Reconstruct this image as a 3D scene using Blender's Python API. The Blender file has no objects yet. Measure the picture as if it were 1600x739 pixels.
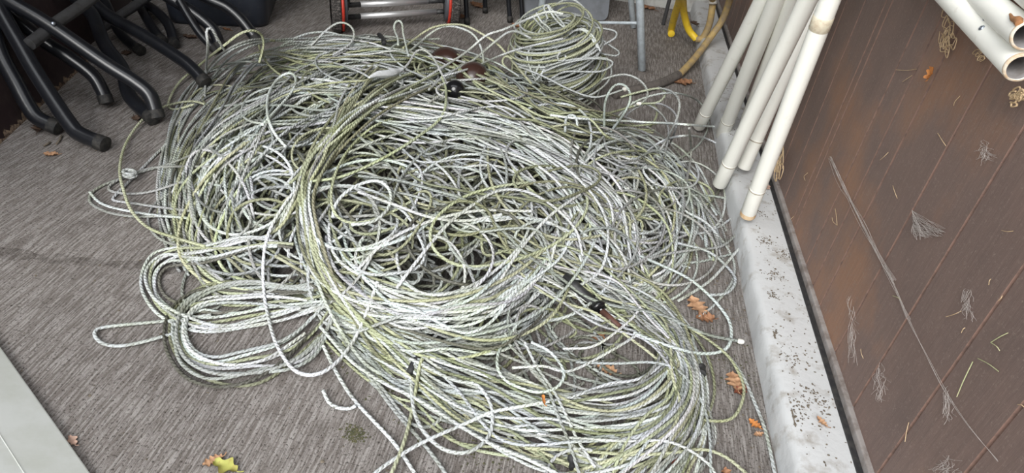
import bpy, bmesh, math, random
import numpy as np
from mathutils import Vector, Matrix
rng = np.random.default_rng(11)
random.seed(5)
S = bpy.context.scene
COL = S.collection

# ------------------------------------------------------------------ camera
F, CX, CY, HC = 1040., 800., 369.5, 1.0
_n = np.array([-190, 1450, F]); _v = np.array([208, -718.7, F])
_dn = _n / np.linalg.norm(_n); _y = _v - _dn * (_v @ _dn); _y /= np.linalg.norm(_y)
_z = -_dn; _x = np.cross(_y, _z)
M = np.array([_x, _y, _z])
EYE = np.array([0, 0, HC])
cam_d = bpy.data.cameras.new('camera'); cam = bpy.data.objects.new('camera', cam_d); COL.objects.link(cam)
cam_d.sensor_width = 36; cam_d.lens = F / 1600 * 36; cam_d.clip_start = .02
R3 = M @ np.diag([1, -1, -1])
mw = Matrix.Identity(4)
for i in range(3):
    for j in range(3): mw[i][j] = R3[i, j]
mw.translation = (0, 0, HC)
cam.matrix_world = mw
S.camera = cam

def ray(px, py): return M @ np.array([px - CX, py - CY, F])
def fl(px, py, z=0.):                       # point of the ground (or of a level z) seen at a pixel
    d = ray(px, py); return EYE + d * ((z - HC) / d[2])
def onX(px, py, X):                         # point of the plane x = X
    d = ray(px, py); return EYE + d * (X / d[0])
def dep(px, py, t): return EYE + ray(px, py) * (t / F)
def depth_of(p): return float((M.T @ (np.array(p) - EYE))[2])
def onplane(px, py, p0, nrm):
    d = ray(px, py); return EYE + d * (((p0 - EYE) @ nrm) / (d @ nrm))

# ------------------------------------------------------------------ tagging and mesh helpers
def tag(o, label=None, cat=None, group=None, kind=None):
    if label: o['label'] = label
    if cat: o['category'] = cat
    if group: o['group'] = group
    if kind: o['kind'] = kind
    return o
def empty(name, loc=(0, 0, 0), label=None, cat=None, group=None):
    o = bpy.data.objects.new(name, None); COL.objects.link(o); o.location = loc
    o.empty_display_size = .05
    return tag(o, label, cat, group)
def put(name, me, mat, parent=None):
    o = bpy.data.objects.new(name, me); COL.objects.link(o)
    for m in (mat if isinstance(mat, (list, tuple)) else [mat]): me.materials.append(m)
    if parent is not None:
        o.parent = parent
        o.matrix_parent_inverse = Matrix.Translation(-Vector(parent.location))
    return o
class MB:
    """collects shapes of one mesh"""
    def __init__(s): s.v = []; s.f = []; s.n = 0; s.uv = []; s.c = []; s.m = []
    def add(s, v, f, uv=None, c=None, m=0):
        v = np.asarray(v, float); f = np.asarray(f, int)
        s.v.append(v); s.f.append(f + s.n); s.n += len(v); s.m.append(np.full(len(f), m, int))
        s.uv.append(np.zeros((len(v), 2)) if uv is None else uv)
        s.c.append(np.tile([1, 1, 1, 1.], (len(v), 1)) if c is None else c)
        return s
    def mesh(s, name, smooth=True, attrs=False):
        V = np.concatenate(s.v); me = bpy.data.meshes.new(name)
        me.vertices.add(len(V)); me.vertices.foreach_set('co', V.ravel())
        loops = np.concatenate([f.ravel() for f in s.f])
        tot = np.concatenate([np.full(len(f), f.shape[1], int) for f in s.f])
        me.loops.add(len(loops)); me.loops.foreach_set('vertex_index', loops.astype(np.int32))
        me.polygons.add(len(tot)); st = np.concatenate([[0], np.cumsum(tot)[:-1]])
        me.polygons.foreach_set('loop_start', st.astype(np.int32))
        me.polygons.foreach_set('material_index', np.concatenate(s.m).astype(np.int32))
        me.polygons.foreach_set('use_smooth', np.full(len(tot), smooth))
        if attrs:
            uv = np.concatenate(s.uv); l = me.uv_layers.new(name='uv'); l.data.foreach_set('uv', uv[loops].ravel())
            a = me.color_attributes.new('tint', 'FLOAT_COLOR', 'POINT'); a.data.foreach_set('color', np.concatenate(s.c).ravel())
        me.update(calc_edges=True); me.validate()
        return me
    def obj(s, name, mat, parent=None, smooth=True, attrs=False):
        return put(name, s.mesh(name, smooth, attrs), mat, parent)

def frames(P):
    T = np.gradient(P, axis=0); T /= np.linalg.norm(T, axis=1)[:, None] + 1e-12
    n = np.cross(T[0], [0, 0, 1.]);
    if np.linalg.norm(n) < 1e-3: n = np.cross(T[0], [1., 0, 0])
    n /= np.linalg.norm(n); N = np.empty_like(P)
    for i in range(len(P)):
        n = n - T[i] * (n @ T[i]); n /= np.linalg.norm(n) + 1e-12; N[i] = n
    return T, N, np.cross(T, N)
def tube(P, r, sides=6, tint=None, cap=True, u0=0.):
    P = np.asarray(P, float); k = len(P); r = np.broadcast_to(np.asarray(r, float), (k,))
    T, N, B = frames(P)
    a = np.linspace(0, 2 * math.pi, sides + 1)
    V = P[:, None, :] + r[:, None, None] * (np.cos(a)[None, :, None] * N[:, None] + np.sin(a)[None, :, None] * B[:, None])
    L = np.concatenate([[0], np.cumsum(np.linalg.norm(np.diff(P, axis=0), axis=1))]) + u0
    uv = np.stack([np.repeat(L[:, None], sides + 1, 1), np.repeat((a / 2 / math.pi)[None], k, 0)], -1)
    w = sides + 1
    i, j = np.meshgrid(np.arange(k - 1), np.arange(sides), indexing='ij')
    q = np.stack([i * w + j, i * w + j + 1, (i + 1) * w + j + 1, (i + 1) * w + j], -1).reshape(-1, 4)
    V = V.reshape(-1, 3); uv = uv.reshape(-1, 2)
    c = np.ones((len(V), 4))
    if tint is not None: c[:, :3] = np.repeat(np.broadcast_to(tint, (k, 3)), w, axis=0)
    out = [(V, q, uv, c)]
    if cap:
        for e, s in ((0, 1), (k - 1, -1)):
            ring = np.arange(e * w, e * w + sides)
            Vc = np.concatenate([V[ring], P[e][None] - s * T[e] * r[e] * .35]); nn = sides
            tri = np.array([[nn, (x + 1) % nn, x] if s == 1 else [nn, x, (x + 1) % nn] for x in range(nn)])
            out.append((Vc, tri, np.tile(uv[e * w], (nn + 1, 1)), np.tile(c[e * w], (nn + 1, 1))))
    return out
def add_tube(mb, P, r, sides=6, tint=None, cap=True, u0=0., m=0):
    for v, f, uv, c in tube(P, r, sides, tint, cap, u0): mb.add(v, f, uv, c, m)
    return mb
def catmull(P, step):
    """smooth path through P, resampled every step"""
    P = np.asarray(P, float)
    Q = np.concatenate([[2 * P[0] - P[1]], P, [2 * P[-1] - P[-2]]])
    out = []
    for i in range(len(P) - 1):
        p0, p1, p2, p3 = Q[i:i + 4]; t = np.linspace(0, 1, 14, endpoint=False)[:, None]
        out.append(.5 * (2 * p1 + (p2 - p0) * t + (2 * p0 - 5 * p1 + 4 * p2 - p3) * t ** 2 + (3 * p1 - p0 - 3 * p2 + p3) * t ** 3))
    out.append(P[-1:]); C = np.concatenate(out)
    return resample(C, step)
def resample(C, step):
    L = np.concatenate([[0], np.cumsum(np.linalg.norm(np.diff(C, axis=0), axis=1))])
    n = max(4, int(L[-1] / step) + 1); s = np.linspace(0, L[-1], n)
    return np.stack([np.interp(s, L, C[:, k]) for k in range(C.shape[1])], 1)
def blur1(A, k):
    for _ in range(k):
        B = A.copy(); B[1:-1] = .25 * A[:-2] + .5 * A[1:-1] + .25 * A[2:]; A = B
    return A
def wave(n, cycles, amp):
    """slow random wander of n samples"""
    c = max(2, int(cycles) + 2); k = rng.normal(0, 1, c + 2)
    return amp * np.interp(np.linspace(0, c + 1, n), np.arange(c + 2), k) if n else np.zeros(0)
def swave(n, cycles, amp):
    w = wave(n, cycles, amp); return blur1(w, max(1, int(n / (cycles + 1) / 2)))

def bm_put(name, bm, mat, parent=None, smooth=False, bevel=0, seg=2):
    if bevel: bmesh.ops.bevel(bm, geom=list(bm.edges), offset=bevel, segments=seg, affect='EDGES', profile=.6)
    bmesh.ops.recalc_face_normals(bm, faces=bm.faces)
    me = bpy.data.meshes.new(name); bm.to_mesh(me); bm.free()
    for p in me.polygons: p.use_smooth = smooth
    return put(name, me, mat, parent)
def box_bm(a, b, bm=None):
    bm = bm or bmesh.new()
    r = bmesh.ops.create_cube(bm, size=1)
    for v in r['verts']:
        v.co = Vector([(a[k] + b[k]) / 2 + v.co[k] * (b[k] - a[k]) for k in range(3)])
    return bm
def hexa(P, bm=None):
    """box from 4 bottom + 4 top points"""
    bm = bm or bmesh.new(); v = [bm.verts.new(tuple(p)) for p in P]
    for f in ((0, 1, 2, 3), (7, 6, 5, 4), (0, 4, 5, 1), (1, 5, 6, 2), (2, 6, 7, 3), (3, 7, 4, 0)): bm.faces.new([v[i] for i in f])
    return bm
def lathe_along(mb, A, B, prof, sides=28, m=0):
    """profile of (distance from A along AB, radius) turned about AB"""
    A = np.asarray(A, float); B = np.asarray(B, float); d = (B - A) / np.linalg.norm(B - A)
    n = np.cross(d, [0, 0, 1.]);
    if np.linalg.norm(n) < 1e-4: n = np.cross(d, [1., 0, 0])
    n /= np.linalg.norm(n); b = np.cross(d, n); a = np.linspace(0, 2 * math.pi, sides, endpoint=False)
    V = np.concatenate([A + d * s + r * (np.cos(a)[:, None] * n + np.sin(a)[:, None] * b) for s, r in prof])
    q = []
    for i in range(len(prof) - 1):
        for j in range(sides):
            q.append((i * sides + j, (i + 1) * sides + j, (i + 1) * sides + (j + 1) % sides, i * sides + (j + 1) % sides))
    return mb.add(V, q, m=m)

# ------------------------------------------------------------------ materials
def material(name):
    m = bpy.data.materials.new(name); m.use_nodes = True; nt = m.node_tree
    b = nt.nodes['Principled BSDF']; return m, nt, b
def N(nt, t, **kw):
    n = nt.nodes.new(t)
    for k, v in kw.items():
        if k in n.inputs: n.inputs[k].default_value = v
        else: setattr(n, k, v)
    return n
def ramp(nt, fac, stops, interp='LINEAR'):
    r = nt.nodes.new('ShaderNodeValToRGB'); r.color_ramp.interpolation = interp
    e = r.color_ramp.elements
    while len(e) < len(stops): e.new(.5)
    for x, (p, c) in zip(e, stops): x.position = p; x.color = (*c, 1) if len(c) == 3 else c
    nt.links.new(fac, r.inputs[0]); return r
def mix(nt, fac, a, b, mode='MIX'):
    n = nt.nodes.new('ShaderNodeMix'); n.data_type = 'RGBA'; n.blend_type = mode
    for s, x in ((n.inputs[0], fac), (n.inputs[6], a), (n.inputs[7], b)):
        if hasattr(x, 'is_output'): nt.links.new(x, s)
        else: s.default_value = x if isinstance(x, (int, float)) else (*x, 1)
    return n.outputs[2]
def coords(nt, scale=(1, 1, 1), rot=(0, 0, 0), kind='Object'):
    tc = nt.nodes.new('ShaderNodeTexCoord'); mp = nt.nodes.new('ShaderNodeMapping')
    mp.inputs['Scale'].default_value = scale; mp.inputs['Rotation'].default_value = rot
    nt.links.new(tc.outputs[kind], mp.inputs[0]); return mp.outputs[0]
def noise(nt, vec, scale, detail=4, rough=.55):
    n = N(nt, 'ShaderNodeTexNoise', Scale=scale, Detail=detail, Roughness=rough)
    if vec is not None: nt.links.new(vec, n.inputs['Vector'])
    return n.outputs['Fac']
def bump(nt, b, h, strength, dist):
    n = N(nt, 'ShaderNodeBump', Strength=strength, Distance=dist); nt.links.new(h, n.inputs['Height'])
    nt.links.new(n.outputs[0], b.inputs['Normal']); return n
def speckled(name, col, dark, rough=.6, scale=40, amount=(.45, .7), bumps=.15, metallic=0., spec=.5):
    """plain coloured surface with worn, dirty patches of its own"""
    m, nt, b = material(name); c = coords(nt)
    f = ramp(nt, noise(nt, c, scale, 5, .65), [(amount[0], (0, 0, 0)), (amount[1], (1, 1, 1))])
    nt.links.new(mix(nt, f.outputs[0], col, dark), b.inputs['Base Color'])
    b.inputs['Roughness'].default_value = rough; b.inputs['Metallic'].default_value = metallic
    b.inputs['Specular IOR Level'].default_value = spec
    if bumps: bump(nt, b, noise(nt, c, scale * 3, 3), bumps, .002)
    return m

# brushed concrete: ridges run along y
def mat_floor():
    m, nt, b = material('brushed_concrete'); c = coords(nt)
    ridge = noise(nt, coords(nt, (210, 14, 1)), 1, 5, .7)
    ridge2 = noise(nt, coords(nt, (70, 4, 1)), 1, 3, .6)
    big = noise(nt, c, 1.6, 6, .6); fine = noise(nt, c, 210, 5, .75); mid = noise(nt, c, 12, 5, .65)
    base = ramp(nt, big, [(.3, (.195, .175, .161)), (.55, (.28, .255, .236)), (.75, (.37, .34, .316))]).outputs[0]
    worn = ramp(nt, ridge, [(.44, (0, 0, 0)), (.60, (1, 1, 1))]).outputs[0]
    base = mix(nt, worn, mix(nt, .5, base, (.50, .46, .44), 'MULTIPLY'), mix(nt, .5, base, (.56, .53, .51)))
    spots = ramp(nt, mid, [(.58, (0, 0, 0)), (.74, (1, 1, 1))]).outputs[0]
    base = mix(nt, spots, base, mix(nt, .5, base, (.075, .06, .05)))
    grit = ramp(nt, fine, [(.38, (1, 1, 1)), (.46, (0, 0, 0))]).outputs[0]
    base = mix(nt, grit, base, (.05, .042, .036))
    # damp dirt trodden along a joint that crosses the slab
    sep = nt.nodes.new('ShaderNodeSeparateXYZ'); nt.links.new(coords(nt), sep.inputs[0])
    nt.links.new(base, b.inputs['Base Color'])
    b.inputs['Roughness'].default_value = .85; b.inputs['Specular IOR Level'].default_value = .25
    h = nt.nodes.new('ShaderNodeMath'); h.operation = 'MULTIPLY_ADD'; h.inputs[1].default_value = .6
    nt.links.new(ridge2, h.inputs[0]); nt.links.new(ridge, h.inputs[2])
    h2 = nt.nodes.new('ShaderNodeMath'); h2.operation = 'MULTIPLY_ADD'; h2.inputs[1].default_value = .35
    nt.links.new(fine, h2.inputs[0]); nt.links.new(h.outputs[0], h2.inputs[2])
    bump(nt, b, h2.outputs[0], 1.0, .007)
    return m
def mat_dirt_line():
    m, nt, b = material('damp_dirt')
    c = coords(nt)
    f = ramp(nt, noise(nt, c, 40, 5, .7), [(.38, (0, 0, 0)), (.70, (.6, .6, .6))])
    b.inputs['Base Color'].default_value = (.085, .07, .06, 1); b.inputs['Roughness'].default_value = .95
    nt.links.new(f.outputs[0], b.inputs['Alpha'])
    return m
def mat_wall():
    m, nt, b = material('brown_painted_boards')
    gr = noise(nt, coords(nt, (1, 26, 2.2)), 6, 6, .7); c = coords(nt)
    big = noise(nt, c, 2.6, 5, .6)
    a = ramp(nt, big, [(.32, (.162, .117, .103)), (.52, (.200, .139, .118)), (.66, (.29, .165, .108))]).outputs[0]
    streak = ramp(nt, gr, [(.3, (.84, .84, .84)), (.7, (1.1, 1.08, 1.07))]).outputs[0]
    a = mix(nt, .7, a, streak, 'MULTIPLY')
    fl_ = ramp(nt, noise(nt, c, 190, 4, .8), [(.56, (0, 0, 0)), (.70, (1, 1, 1))]).outputs[0]
    a = mix(nt, fl_, a, (.27, .21, .18))
    dust = ramp(nt, noise(nt, c, 30, 6, .75), [(.60, (0, 0, 0)), (.8, (.5, .5, .5))]).outputs[0]
    a = mix(nt, dust, a, (.24, .18, .155))
    nt.links.new(a, b.inputs['Base Color']); b.inputs['Roughness'].default_value = .62
    b.inputs['Specular IOR Level'].default_value = .35
    bump(nt, b, gr, .35, .002); return m
def mat_rope():
    m, nt, b = material('braided_rope')
    uv = nt.nodes.new('ShaderNodeUVMap'); uv.uv_map = 'uv'
    sx = nt.nodes.new('ShaderNodeSeparateXYZ'); nt.links.new(uv.outputs[0], sx.inputs[0])
    def lay(ku, kv):
        a = N(nt, 'ShaderNodeMath', operation='MULTIPLY'); a.inputs[1].default_value = ku; nt.links.new(sx.outputs[0], a.inputs[0])
        c = N(nt, 'ShaderNodeMath', operation='MULTIPLY_ADD'); c.inputs[1].default_value = kv
        nt.links.new(sx.outputs[1], c.inputs[0]); nt.links.new(a.outputs[0], c.inputs[2])
        s = N(nt, 'ShaderNodeMath', operation='SINE'); nt.links.new(c.outputs[0], s.inputs[0]); return s.outputs[0]
    s1 = lay(2 * math.pi * 85, 2 * math.pi * 2)
    t = nt.nodes.new('ShaderNodeAttribute'); t.attribute_name = 'tint'
    oc = coords(nt)
    fleck = noise(nt, oc, 330, 3, .7); grime = noise(nt, oc, 26, 5, .7); alg = noise(nt, oc, 7, 4, .6)
    col = t.outputs['Color']
    ag = ramp(nt, alg, [(.46, (0, 0, 0)), (.66, (.75, .75, .75))]).outputs[0]
    col = mix(nt, ag, col, mix(nt, 1., col, (.87, .90, .72), 'MULTIPLY'))
    gg = ramp(nt, grime, [(.5, (0, 0, 0)), (.72, (.75, .75, .75))]).outputs[0]
    col = mix(nt, gg, col, mix(nt, 1., col, (.44, .42, .34), 'MULTIPLY'))
    # dirt caught between the strands of the lay
    l2 = N(nt, 'ShaderNodeMath', operation='MULTIPLY_ADD'); l2.inputs[1].default_value = 2.0; l2.inputs[2].default_value = -.60
    nt.links.new(fleck, l2.inputs[0])
    l3 = N(nt, 'ShaderNodeMath', operation='MULTIPLY_ADD'); l3.inputs[1].default_value = .17
    nt.links.new(s1, l3.inputs[0]); nt.links.new(l2.outputs[0], l3.inputs[2])
    ln = ramp(nt, l3.outputs[0], [(.06, (1, 1, 1)), (.32, (0, 0, 0))]).outputs[0]
    col = mix(nt, ln, col, mix(nt, 1., col, (.30, .29, .24), 'MULTIPLY'))
    nt.links.new(col, b.inputs['Base Color']); b.inputs['Roughness'].default_value = .7
    b.inputs['Specular IOR Level'].default_value = .35
    bump(nt, b, s1, .5, .0012); return m

FLOOR = mat_floor(); WALL = mat_wall(); ROPE = mat_rope()
GROOVE = speckled('worn_groove_wood', (.21, .125, .096), (.085, .056, .047), .7, 60, (.45, .75))
KERB = speckled('kerb_concrete', (.56, .57, .575), (.30, .27, .235), .85, 22, (.53, .76), .6)
RUBBER = speckled('black_rubber_seal', (.020, .020, .022), (.05, .048, .045), .6, 60)
TRIM = speckled('dusty_grey_trim', (.30, .275, .262), (.15, .12, .105), .7, 30)
PVC = speckled('cream_pvc', (.90, .895, .83), (.66, .62, .53), .42, 26, (.62, .86), .05)
PVCIN = speckled('grey_pvc_bore', (.42, .40, .40), (.25, .22, .2), .7, 30)  # pipe bore, greyer and darker than the outer skin
JOINT = speckled('grubby_joint', (.50, .45, .36), (.33, .28, .21), .7, 90)
RUSTY = speckled('rust_smear', (.42, .20, .08), (.25, .11, .05), .8, 80)
BLACKTUBE = speckled('black_painted_steel', (.010, .011, .014), (.030, .029, .028), .28, 45, (.58, .8), .08, 0, .6)
FOOTCAP = speckled('black_foot_cap', (.012, .012, .012), (.05, .045, .04), .7, 60)
BARGREY = speckled('grey_tube_steel', (.070, .070, .072), (.035, .033, .032), .5, 40, (.5, .75), .1, .3)
TABLETOP = speckled('dark_table_underside', (.022, .011, .012), (.035, .022, .02), .6, 30)
CHIPWOOD = speckled('chipped_board_edge', (.30, .22, .15), (.05, .03, .025), .9, 70, (.4, .6))
NAVY = speckled('navy_plastic', (.020, .024, .034), (.05, .05, .055), .4, 25, (.55, .8), .05)
SILVER = speckled('brushed_steel_bar', (.72, .72, .73), (.5, .48, .46), .42, 60, (.6, .85), .03, .7)
RED = speckled('red_plastic_rim', (.60, .045, .025), (.25, .03, .02), .45, 60)
TYRE = speckled('dusty_black_tyre', (.035, .032, .030), (.17, .15, .14), .9, 150, (.48, .62), .8)
HUBGREY = speckled('grey_hub', (.085, .09, .105), (.05, .05, .05), .5, 30)
GALV = speckled('galvanised_steel', (.62, .69, .74), (.42, .47, .50), .42, 55, (.4, .75), .05, .35)
PANELGREY = speckled('grey_plastic_sheet', (.20, .215, .24), (.15, .16, .175), .5, 22)
PALEBLOCK = speckled('pale_block', (.50, .50, .48), (.30, .28, .26), .9, 20)
YELLOW = speckled('yellow_hose', (.90, .62, .04), (.52, .34, .08), .42, 22, (.55, .75), .05)
YELLOWDIRTY = speckled('dusty_yellow_hose', (.48, .34, .13), (.28, .22, .15), .7, 30, (.35, .65), .1)
SLEEVE = speckled('grey_hose_sleeve', (.13, .115, .105), (.07, .06, .055), .8, 50)
WHITEBOARD = speckled('pale_weathered_sheet', (.70, .72, .69), (.58, .60, .54), .6, 9, (.45, .75), .1)
BROWNGLAZE = speckled('brown_glaze', (.040, .020, .016), (.085, .055, .042), .25, 22, (.6, .8), .03)
BLACKGLOSS = speckled('black_gloss', (.008, .008, .009), (.03, .03, .03), .16, 30, (.65, .85), .02)
BLACKTAPE = speckled('black_tape', (.013, .013, .014), (.05, .05, .05), .55, 50)
SHAFT = speckled('red_brown_shaft', (.13, .055, .04), (.06, .03, .025), .6, 40)
ROPEEND = speckled('melted_rope_end', (.75, .75, .72), (.55, .5, .4), .6, 90)
TAPE = speckled('white_cloth_tape', (.70, .72, .74), (.45, .46, .46), .8, 60, (.5, .75), .6)
SCREW = speckled('screw_zinc', (.45, .50, .58), (.25, .28, .33), .3, 90, (.5, .8), 0, .9)
STRAW = speckled('dry_straw', (.62, .46, .28), (.38, .26, .14), .8, 60)
WEB = speckled('cobweb_silk', (.55, .50, .47), (.40, .36, .33), .9, 40, (.4, .7), 0)
GREENLEAF = speckled('green_stalk', (.38, .40, .22), (.5, .45, .28), .7, 60)
SOIL = speckled('soil_crumb', (.12, .098, .074), (.22, .185, .14), .95, 80)
MOSS = speckled('moss', (.060, .062, .030), (.11, .10, .05), .95, 120)
LEAFMATS = {k: speckled('dry_leaf_' + k, c, d, .75, 55, (.42, .7), .3) for k, c, d in (
    ('tan', (.47, .28, .16), (.22, .11, .055)), ('brown', (.31, .155, .08), (.13, .06, .03)),
    ('dark', (.085, .05, .032), (.04, .025, .018)), ('red', (.21, .065, .035), (.11, .035, .02)),
    ('orange', (.56, .22, .055), (.34, .13, .04)), ('green', (.36, .36, .09), (.25, .18, .05)), ('pink', (.48, .32, .25), (.3, .2, .15)))}
ROOF = speckled('roof_boards', (.20, .16, .13), (.12, .09, .075), .8, 8)
PALEWALL = speckled('grey_rendered_wall', (.17, .155, .145), (.11, .10, .09), .9, 6)

# ------------------------------------------------------------------ setting
def struct(o): o['kind'] = 'structure'; return o
XK, XW, ZK = .465, .575, .065               # kerb edge, start of the seal at the wall foot, kerb top
YB, XL = 3.75, -2.30
bm = bmesh.new(); v = [bm.verts.new(p) for p in ((-4, -3, 0), (3, -3, 0), (3, 6, 0), (-4, 6, 0))]; bm.faces.new(v)
ex = bmesh.ops.extrude_face_region(bm, geom=list(bm.faces)); bmesh.ops.translate(bm, verts=[g for g in ex['geom'] if isinstance(g, bmesh.types.BMVert)], vec=(0, 0, -.1))
struct(bm_put('floor', bm, FLOOR))
# kerb with a softly rounded, slightly uneven arris
mb = MB(); prof = [(0, 0), (.001, .030), (.003, .050), (.008, .061), (.017, .0655), (.06, .066), (.14, .066)]
ys = np.arange(-.6, YB + .01, .02); rows = []
for y in ys:
    w = .0022 * math.sin(y * 9) + .0016 * math.sin(y * 31 + 1) + rng.normal(0, .0004)
    rows.append([(XK + x + w * (1 if z > .01 else .4), y, z) for x, z in prof])
V = np.array(rows).reshape(-1, 3); k = len(prof)
q = [(i * k + j, (i + 1) * k + j, (i + 1) * k + j + 1, i * k + j + 1) for i in range(len(ys) - 1) for j in range(k - 1)]
mb.add(V, np.array(q)[:, ::-1]); struct(mb.obj('trim_1', KERB))
# rubber seal and grey strip at the foot of the boards
struct(bm_put('trim_2', box_bm((XW, -.6, ZK - .01), (XW + .012, YB, ZK + .004)), RUBBER, bevel=.002))
struct(bm_put('baseboard_right', box_bm((XW + .012, -.6, ZK - .01), (XW + .026, YB, ZK + .018)), TRIM, bevel=.003))
XF = XW + .022                               # face of the boards
gp = [(1234, 374), (1263.6, 403.7), (1273, 440), (1300, 440), (1291, 575.6), (1321.5, 654.6), (1400, 699), (1509, 739), (1291.7, 240), (1317.7, 159)]
gy = sorted({round(float(onX(x, y, XF)[1]), 3) for x, y in gp})
near = [g for g in gy if g > .3]
lst = near + [near[-1] + .12 * i for i in range(1, 18)] + [near[0] - .12 * i for i in range(1, 8)]
gy = []
for g in sorted(lst):
    if not gy or g - gy[-1] > .018: gy.append(g)
print('grooves', gy)
mb = MB(); zt = 2.3
def strip(y0, y1, x0, x1, m):
    zs = np.linspace(ZK + .004, zt, 2)
    mb.add([(x0, y0, zs[0]), (x1, y1, zs[0]), (x1, y1, zs[1]), (x0, y0, zs[1])], [(0, 1, 2, 3)], m=m)
yy = -.75
for g in gy:
    if g - .0035 <= yy or g > YB: continue
    strip(yy, g - .0035, XF, XF, 0); strip(g - .0035, g, XF, XF + .004, 1); strip(g, g + .0035, XF + .004, XF, 1); yy = g + .0035
strip(yy, YB, XF, XF, 0)
mb.add([(XF + .03, -.75, ZK), (XF + .03, YB, ZK), (XF + .03, YB, zt), (XF + .03, -.75, zt)], [(0, 1, 2, 3)], m=0)
struct(mb.obj('wall_right', [WALL, GROOVE], smooth=False))
struct(bm_put('wall_back', box_bm((-2.4, YB, 0), (.7, YB + .12, 2.35)), PALEBLOCK))
struct(bm_put('wall_left', box_bm((XL - .1, -.2, 0), (XL, YB, 2.35)), PALEWALL))
struct(bm_put('shade_wall', box_bm((-2.4, .18, 0), (-1.55, .28, 2.35)), PALEWALL))  # unseen wall piece, added to keep daylight off the left of the floor
struct(bm_put('ceiling', box_bm((-2.5, 1.35, 2.3), (.75, YB + .1, 2.4)), ROOF))
struct(bm_put('beam', box_bm((-2.3, .50, 2.02), (.62, .58, 2.16)), ROOF))
# damp dirt in a shallow joint over the slab
mb = MB(); c = catmull([fl(*p)[:2] for p in ((-60, 388), (60, 402), (160, 412), (250, 418), (300, 420))], .01)
t = np.gradient(c, axis=0); t /= np.linalg.norm(t, axis=1)[:, None]; nn = np.stack([-t[:, 1], t[:, 0]], 1)
w = (.020 + swave(len(c), 12, .006))[:, None]
V = np.concatenate([np.c_[c - nn * w, np.full(len(c), .0012)], np.c_[c + nn * w, np.full(len(c), .0012)]]); k = len(c)
mb.add(V, [(i, i + 1, k + i + 1, k + i) for i in range(k - 1)]); tag(mb.obj('damp_dirt', mat_dirt_line()), 'damp dark dirt smeared along a line on the floor at the left', 'dirt', kind='stuff')

# ------------------------------------------------------------------ shape of the rope heap (height over the floor)
GX0, GX1, GY0, GY1, GS = -1.7, .75, .2, 3.2, .012
gx = np.arange(GX0, GX1, GS); gyy = np.arange(GY0, GY1, GS); XX, YY = np.meshgrid(gx, gyy, indexing='ij')
def poly_d(poly):
    """signed distance (inside positive) on the grid"""
    P = np.array(poly); ins = np.zeros_like(XX, bool); dm = np.full_like(XX, 9.)
    for (x0, y0), (x1, y1) in zip(P, np.roll(P, -1, 0)):
        cr = ((y0 > YY) != (y1 > YY)) & (XX < (x1 - x0) * (YY - y0) / (y1 - y0 + 1e-12) + x0); ins ^= cr
        L = (x1 - x0) ** 2 + (y1 - y0) ** 2; t_ = np.clip(((XX - x0) * (x1 - x0) + (YY - y0) * (y1 - y0)) / L, 0, 1)
        dm = np.minimum(dm, np.hypot(XX - x0 - t_ * (x1 - x0), YY - y0 - t_ * (y1 - y0)))
    return np.where(ins, dm, -dm)
main_poly = [tuple(fl(*p)[:2]) for p in ((258, 300), (268, 400), (330, 465), (450, 478), (520, 520), (640, 555), (780, 550), (880, 480), (1000, 455), (1090, 400), (1110, 320), (1060, 240))] + \
    [(.22, 2.10), (-.02, 2.30), (-.40, 2.42), (-.85, 2.42), (-1.04, 2.15), (-1.10, 1.75)]
D = poly_d(main_poly)
Hm = np.where(D > 0, .20 * (1 - np.exp(-np.maximum(D, 0) / .13)), 0)
Hm *= np.clip(1 - .55 * np.clip((XX - .0) / .3, 0, 1), 0, 1)
tail_poly = [tuple(fl(*p)[:2]) for p in ((560, 520), (620, 600), (760, 680), (900, 735), (1050, 735), (1105, 660), (1090, 560), (1000, 460), (860, 420), (700, 480))]
D2 = poly_d(tail_poly); Hm = np.maximum(Hm, np.where(D2 > 0, .035 * (1 - np.exp(-np.maximum(D2, 0) / .05)), 0))
def blur2(A, k):
    for _ in range(k):
        for ax in (0, 1): A = .25 * np.roll(A, 1, ax) + .5 * A + .25 * np.roll(A, -1, ax)
    return A
Hm = blur2(Hm, 8)
bumps_ = blur2(rng.normal(0, 1, Hm.shape), 60); bumps_ /= bumps_.std(); Hm += .010 * bumps_ * np.clip(Hm / .15, 0, 1)
def Hq(x, y):
    i = np.clip((x - GX0) / GS, 0, len(gx) - 1.01); j = np.clip((y - GY0) / GS, 0, len(gyy) - 1.01)
    a = i.astype(int); b = j.astype(int); u = i - a; v_ = j - b
    return Hm[a, b] * (1 - u) * (1 - v_) + Hm[a + 1, b] * u * (1 - v_) + Hm[a, b + 1] * (1 - u) * v_ + Hm[a + 1, b + 1] * u * v_
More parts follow.
